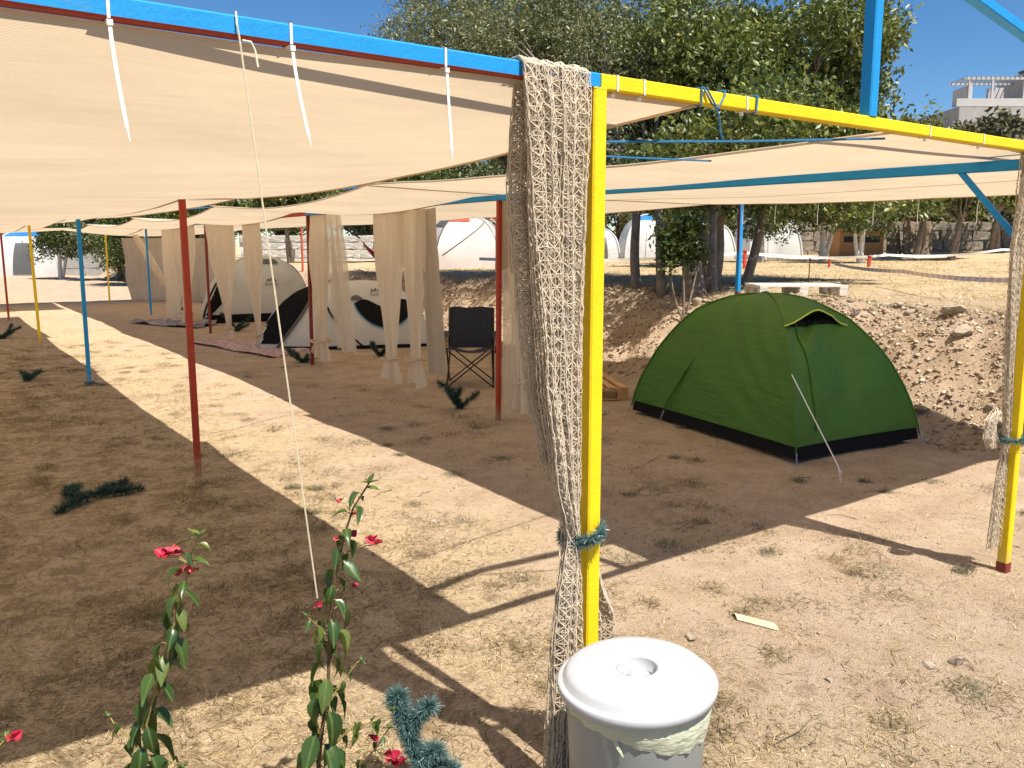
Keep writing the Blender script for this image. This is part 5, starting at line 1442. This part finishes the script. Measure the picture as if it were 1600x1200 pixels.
# kennel and planks by the wall
kx, ky = 27.0, 16.2
OCHRE = plain('orange_plywood', (0.50, 0.24, 0.09), 0.8, 0.12, 3)
WEATHER = plain('weathered_planks', (0.20, 0.15, 0.10), 0.9, 0.3, 4, 0.5, 20)
ken = thing('kennel', 'orange plywood kennel with dark slots by the stone wall', 'kennel', (kx, ky, gz(kx, ky)), rz=math.radians(-36))
b = MB(); b.box((0, 0, 0.5), (1.6, 1.0, 1.0)); b.build('body', OCHRE, ken, local=True)
for x in (-0.38, 0.38): b = MB(); b.box((x, -0.503, 0.62), (0.55, 0.02, 0.22)); b.build('slot', DARKV, ken, local=True)
b = MB(); b.box((0, 0.0, 1.04), (1.75, 1.15, 0.06)); b.build('roof', WEATHER, ken, local=True)
lean_ = thing('leaning_planks', 'stack of weathered grey planks leaning beside the kennel', 'planks', (28.6, 15.0, gz(28.6, 15.0)), rz=math.radians(-36))
for i in range(9):
    b = MB(); b.box((-0.8 + i * 0.2, 0.1 * (i % 3), 0.62), (0.17, 0.05, 1.3), basis=Matrix.Rotation(-0.25, 3, 'X') @ Matrix.Rotation(rt.uniform(-.12, .12), 3, 'Y')); b.build('plank', WEATHER, lean_, local=True)

# hammock between a red post and a tree
HAMR = plain('red_nylon', (0.36, 0.02, 0.03), 0.6); HAMD = plain('dark_nylon', (0.03, 0.012, 0.018), 0.6)
hm = thing('hammock', 'red and black hammock slung beside the red back post', 'hammock', (7.6, 14.9, 1.0))
a_, c_h = Vector((6.67, 15.65, 1.80)), Vector((7.9, 15.15, 1.80))
for nm, m, lo, hi in (('hammock_bed', HAMD, -1, 0.45), ('hammock_edge', HAMR, 0.45, 1.0)):
    P = np.zeros((17, 9, 3)); dv = (c_h - a_).normalized(); sv_ = Vector((-dv.y, dv.x, 0))
    for i in range(17):
        u = i / 16; wd = 0.02 + 0.30 * math.sin(math.pi * u) ** 0.7
        for j in range(9):
            w = lerp(lo, hi, j / 8)
            p = a_.lerp(c_h, u) + Vector((0, 0, -0.62 * 4 * u * (1 - u))) + sv_ * -w * wd + Vector((0, 0, 0.22 * (w * w) * math.sin(math.pi * u)))
            P[i, j] = p
    b = MB(); b.grid(P); b.build(nm, m, hm, smooth=True)
b = MB(); b.tube([a_, a_ + Vector((-0.25, 0.3, 0.25))], 0.02, 5); b.build('strap', HAMD, hm)
b = MB(); b.tube([c_h, c_h + Vector((0.2, -0.2, 0.2))], 0.02, 5); b.build('strap', HAMD, hm)

# barrier tape, stakes
def tape_mat():
    m, nt, bs = _new('striped_tape')
    p = _pos(nt, 'Object')
    w = nt.nodes.new('ShaderNodeTexWave'); w.inputs['Scale'].default_value = 2.6; w.bands_direction = 'X'; nt.links.new(p, w.inputs['Vector'])
    c = _ramp(nt, w.outputs[1], [(0.48, (0.78, 0.74, 0.70)), (0.52, (0.68, 0.50, 0.48))])
    nt.links.new(c, bs.inputs['Base Color']); bs.inputs['Roughness'].default_value = 0.5
    return m
TAPE = tape_mat(); TAPEW = plain('white_tape', (0.72, 0.70, 0.66), 0.5)
def ribbon(name, pts, w, m, label, sag=0.12, n=24):
    pts = [Vector(p) for p in pts]; P = []
    for a, c in zip(pts, pts[1:]):
        for i in range(n + 1):
            t_ = i / n; p = a.lerp(c, t_) + Vector((0, 0, -sag * 4 * t_ * (1 - t_)))
            tw = 0.5 * math.sin(t_ * 7)
            P.append([tuple(p + Vector((0, 0.5 * tw * w, w / 2))), tuple(p - Vector((0, 0.5 * tw * w, w / 2)))])
    b = MB(); b.grid(np.array(P)); return tag(b.build(name, m), label, 'barrier tape')
def gp(x, y, h): return (x, y, gz(x, y) + h)
STAKE = plain('red_stake', (0.55, 0.06, 0.04), 0.6)
RUST = plain('rusty_rebar', (0.16, 0.09, 0.05), 0.85)
def stake(x, y, h, r, m, label):
    t = thing('marker_stake', label, 'stake', (x, y, gz(x, y)), 'marker stakes on the terrace')
    b = MB(); b.tube([gp(x, y, -0.1), gp(x + 0.01, y, h)], r, 7); b.build('shaft', m, t)
    b = MB(); b.tube([gp(x + 0.01, y, h), gp(x + 0.01, y, h + 0.02)], r * 1.5, 7); b.build('cap', m, t)
stake(14.75, 11.4, 0.42, 0.045, STAKE, 'red marker stake by the white tape near the blue post')
stake(17.6, 9.9, 0.26, 0.045, STAKE, 'short red marker stake right of centre on the terrace')
stake(16.4, 10.2, 0.18, 0.03, STAKE, 'tiny red marker stub between the two larger stakes')
stake(9.1, 5.65, 0.40, 0.008, RUST, 'thin rusty rod standing on the terrace behind green tent')
ribbon('barrier_tape', [gp(9.2, 14.6, 0.30), gp(14.75, 11.4, 0.38), gp(22.0, 12.0, 0.22), gp(26.0, 10.6, 0.30), gp(33.0, 9.4, 0.4)], 0.07, TAPEW, 'white barrier tape strung across the terrace', 0.10)
ribbon('barrier_tape', [gp(11.59, 6.89, 0.26), gp(9.4, 4.4, 0.26), gp(7.13, 1.92, 0.30), gp(6.8, 0.9, 0.3)], 0.05, TAPE, 'red and white striped barrier tape at right on the terrace', 0.03)

# ------------------------------------------------------------------ rubble and rocks
ROCK = []
rm = stone_mat('limestone', (0.50, 0.41, 0.31), (0, 0, 0), 0.7)
rk = np.random.default_rng(81)
for k in range(6):
    bmv = []; 
    import bmesh
    bm = bmesh.new(); bmesh.ops.create_icosphere(bm, subdivisions=2, radius=1.0)
    pl = [(Vector(rk.normal(0, 1, 3)).normalized(), rk.uniform(0.45, 0.8)) for _ in range(9)]
    for v in bm.verts:
        for nrm_, dd2 in pl:
            e = v.co.dot(nrm_) - dd2
            if e > 0: v.co -= nrm_ * e
        v.co += Vector(rk.normal(0, 0.025, 3))
        v.co.z *= 0.72
    me = bpy.data.meshes.new('rock'); bm.to_mesh(me); bm.free(); me.materials.append(rm); ROCK.append(me)
def rock(x, y, s, label, group, sink=0.3):
    o = bpy.data.objects.new('rock', rt.choice(ROCK)); COL.objects.link(o)
    o.location = (x, y, gz(x, y) + s * 0.5 * (0.72 - sink)); o.rotation_euler = (rt.uniform(-.4, .4), rt.uniform(-.4, .4), rt.uniform(0, 6.28))
    o.scale = (s * rt.uniform(.8, 1.2), s * rt.uniform(.8, 1.2), s * rt.uniform(.7, 1.1))
    return tag(o, label, 'rock', group)
for (x, y, s, lb) in [(6.35, 2.05, 0.13, 'large pale block half way up the sunlit bank at right'), (6.5, 1.55, 0.11, 'pale square rock low on the bank beside the right post'), (6.75, 2.35, 0.15, 'brown boulder at the top of the sunlit bank'),
                      (0.93, 0.42, 0.035, 'flat pale stone lying on the sunlit dirt right of the corner post'), (1.62, -0.33, 0.04, 'brownish stone on the dirt at lower right'), (1.50, -0.28, 0.03, 'smaller stone next to the brownish one at lower right'), (0.52, -0.62, 0.02, 'round pebble right of the bin')]:
    rock(x, y, s, lb, None)
for i in range(250):
    y = rt.uniform(0.2, 6.0) if i < 190 else rt.uniform(6, 15)
    x = 5.45 + rt.random() ** 0.8 * 1.55
    s = rt.uniform(0.018, 0.045) if rt.random() < 0.75 else rt.uniform(0.045, 0.085)
    zone = 'on the sunlit bank right of the green tent' if y < 2.6 else ('on the bank straight behind the green tent' if y < 5 else ('on the dug bank beside the folding chair' if y < 9 else 'on the far bank behind the pale tents'))
    rock(x, y, s, ('fist sized tan limestone chunk ' if s < 0.05 else 'larger tan limestone rock ') + zone, 'rubble rocks on the bank')
for i in range(36):
    x, y = rt.uniform(0.2, 5.0), rt.uniform(-1.2, 7)
    rock(x, y, rt.uniform(0.010, 0.022), 'small stone lying on the bare dirt between the posts', 'small stones on the dirt')
# gravel and clods too many to count
rng = np.random.default_rng(91)
def scatter_pebbles(n, fx_, smin, smax, m, name, label):
    pts = fx_(n); V = []; F = []
    base = np.array([(1, 0, 0), (-.5, .87, 0), (-.5, -.87, 0), (0.2, 0.2, .75), (-0.25, -.1, .6), (0, 0, -.5)])
    faces = np.array([(0, 1, 3), (1, 4, 3), (1, 2, 4), (2, 0, 4), (0, 3, 4), (1, 0, 5), (2, 1, 5), (0, 2, 5)])
    z = ground_z(pts[:, 0], pts[:, 1])
    s = rng.uniform(smin, smax, len(pts)) * rng.choice([1, 1, 1, 1.9], len(pts)); a = rng.uniform(0, 6.28, len(pts))
    ca_, sa_ = np.cos(a), np.sin(a)
    jit = base[None] + rng.normal(0, 0.22, (len(pts), 6, 3))
    bx = jit[:, :, 0] * ca_[:, None] - jit[:, :, 1] * sa_[:, None]; by = jit[:, :, 0] * sa_[:, None] + jit[:, :, 1] * ca_[:, None]
    V = np.stack([pts[:, 0:1] + bx * s[:, None], pts[:, 1:2] + by * s[:, None], z[:, None] + jit[:, :, 2] * s[:, None] * 0.8], -1).reshape(-1, 3)
    F = (np.arange(len(pts)) * 6)[:, None, None] + faces[None]
    ob = fastmesh(name, V, F.reshape(-1, 3), m)
    return tag(ob, label, kind='stuff')
PEB = leafmat('gravel', (0.22, 0.15, 0.10), (0.46, 0.36, 0.26), 0.9, 0.0, (0.58, 0.50, 0.40))
scatter_pebbles(17000, lambda n: np.stack([rng.uniform(-2.2, 5.4, n), -2 + 11 * rng.random(n) ** 1.6], 1), 0.002, 0.006, PEB, 'gravel', 'fine gravel and clods over the bare dirt')
scatter_pebbles(24000, lambda n: np.stack([5.35 + 1.8 * rng.random(n) ** 0.9, rng.uniform(-0.5, 16, n)], 1), 0.006, 0.022, PEB, 'bank_rubble', 'crumbled earth and stone chips over the bank')

# ------------------------------------------------------------------ dead grass, straw and twigs
STRAW = leafmat('straw', (0.24, 0.16, 0.07), (0.55, 0.42, 0.22), 0.8, 0.15, (0.66, 0.54, 0.32))
DEADG = leafmat('dead_grass', (0.07, 0.052, 0.025), (0.27, 0.195, 0.095), 0.8, 0.1, (0.14, 0.14, 0.06))
TWIG = leafmat('twigs', (0.05, 0.03, 0.018), (0.14, 0.09, 0.05), 0.9, 0.0)
def blades(pts, L, W, lift, m, name, label, curl=0.35):
    n = len(pts); z = ground_z(pts[:, 0], pts[:, 1])
    a = rng.uniform(0, 6.283, n); el = np.abs(rng.normal(0, lift, n))
    d = np.stack([np.cos(a) * np.cos(el), np.sin(a) * np.cos(el), np.sin(el)], 1)
    s = np.stack([-np.sin(a), np.cos(a), np.zeros(n)], 1)
    l = (L * rng.uniform(0.4, 1.3, n))[:, None]; w = (W * rng.uniform(0.6, 1.2, n))[:, None]
    b0 = np.stack([pts[:, 0], pts[:, 1], z + 0.002], 1)
    mid = b0 + d * l * 0.5 + s * l * rng.normal(0, curl * 0.3, (n, 1)) + np.array([0, 0, 1]) * l * 0.06
    tip = b0 + d * l + s * l * rng.normal(0, curl, (n, 1)) - np.array([0, 0, 1]) * l * 0.10 * np.sin(el)[:, None]
    tip[:, 2] = np.maximum(tip[:, 2], z + 0.001)
    up = np.array([0, 0, 1.0]) * 0.4
    V = np.stack([b0 - s * w, b0 + s * w, mid + (s + up) * w, mid - (s + up) * w, tip], 1).reshape(-1, 3)
    o = np.arange(n) * 5
    F = np.concatenate([np.stack([o, o + 1, o + 2], 1), np.stack([o, o + 2, o + 3], 1), np.stack([o + 3, o + 2, o + 4], 1)])
    return tag(fastmesh(name, V, F, m), label, kind='stuff')
def clustered(n, box, k, spread, bias=1.5, dens=None):
    c = np.stack([rng.uniform(box[0], box[1], k), box[2] + (box[3] - box[2]) * rng.random(k) ** bias], 1)
    if dens is not None:
        keep = rng.random(k) < dens(c); c = c[keep]
    i = rng.integers(0, len(c), n)
    return c[i] + rng.normal(0, 1, (n, 2)) * (spread * rng.uniform(0.4, 1.4, len(c)))[i][:, None]
lawn = lambda c: np.clip(0.18 + 0.9 * sstep((1.6 - c[:, 0]) / 2.2) * (0.55 + fbm(c[:, 0] * 0.8, c[:, 1] * 0.8, 77, 3)), 0.03, 1)
blades(clustered(120000, (-4.5, 2.6, -1.3, 14), 2600, 0.085, 1.7, lawn), 0.048, 0.0015, 0.35, DEADG, 'dead_grass', 'short dead brown grass on the shaded lawn')
blades(clustered(64000, (-4.5, 3.6, -1.3, 14), 1900, 0.14, 1.7, lawn), 0.042, 0.0010, 0.12, STRAW, 'straw_litter', 'dry straw litter lying over the lawn and path', 0.2)
blades(clustered(16000, (0.0, 5.4, -1.4, 7), 420, 0.10, 1.3), 0.042, 0.0010, 0.25, STRAW, 'straw_tufts', 'sparse straw tufts on the bare dirt')
blades(np.stack([rng.uniform(-4, 5.4, 2600), -1.5 + 9 * rng.random(2600) ** 1.5], 1), 0.10, 0.0011, 0.12, TWIG, 'twig_litter', 'thin dark twigs and stalks on the ground', 0.5)
blades(clustered(15000, (5.4, 7.4, -0.5, 14), 700, 0.10, 1.3), 0.16, 0.0016, 0.35, STRAW, 'bank_straw', 'dry straw stalks over the rubble bank', 0.4)
blades(clustered(26000, (7, 24, 1, 20), 2600, 0.22, 1.0), 0.11, 0.004, 0.35, STRAW, 'terrace_straw', 'stubble of dry grass across the terrace')
WEED = leafmat('dry_weed', (0.05, 0.05, 0.028), (0.17, 0.16, 0.09), 0.8, 0.1, (0.12, 0.14, 0.07))
blades(clustered(9000, (0.1, 5.2, -1.4, 5), 70, 0.055, 1.2), 0.045, 0.0013, 0.5, WEED, 'dry_weeds', 'small grey green runner weeds on the bare dirt', 0.6)
# long loose stalks and bark chips on the dirt
r_ = random.Random(5)
for i in range(26):
    x, y = r_.uniform(-0.2, 3.6), r_.uniform(-1.2, 3.2); a = r_.uniform(0, 6.28); L = r_.uniform(0.08, 0.26); z = gz(x, y)
    b = MB(); b.tube([(x, y, z + .004), (x + L * .5 * math.cos(a), y + L * .5 * math.sin(a), gz(x + L * .5 * math.cos(a), y + L * .5 * math.sin(a)) + .012), (x + L * math.cos(a + .2), y + L * math.sin(a + .2), gz(x + L * math.cos(a + .2), y + L * math.sin(a + .2)) + .004)], [0.0025, 0.002, 0.001], 5)
    tag(b.build('twig', BARKD if i % 3 else STEMG), 'thin dry twig lying on the dirt near the yellow posts', 'twig', 'loose twigs on the dirt')
x, y = 1.27, 0.36; z = gz(x, y)
P = np.array([[(x + 0.03 * u + 0.018 * v, y - 0.085 * u + 0.03 * v, z + 0.008 + 0.012 * (1 - v * v) ) for v in np.linspace(-1, 1, 5)] for u in np.linspace(-1, 1, 9)])
b = MB(); b.grid(P); b.grid(P - np.array([0, 0, 0.006]), flip=True)
tag(b.build('bark_chip', plain('pale_bark', (0.58, 0.46, 0.30), 0.9, 0.2, 30), smooth=True), 'curled pale bark chip on the sunlit dirt left of the right post', 'bark')
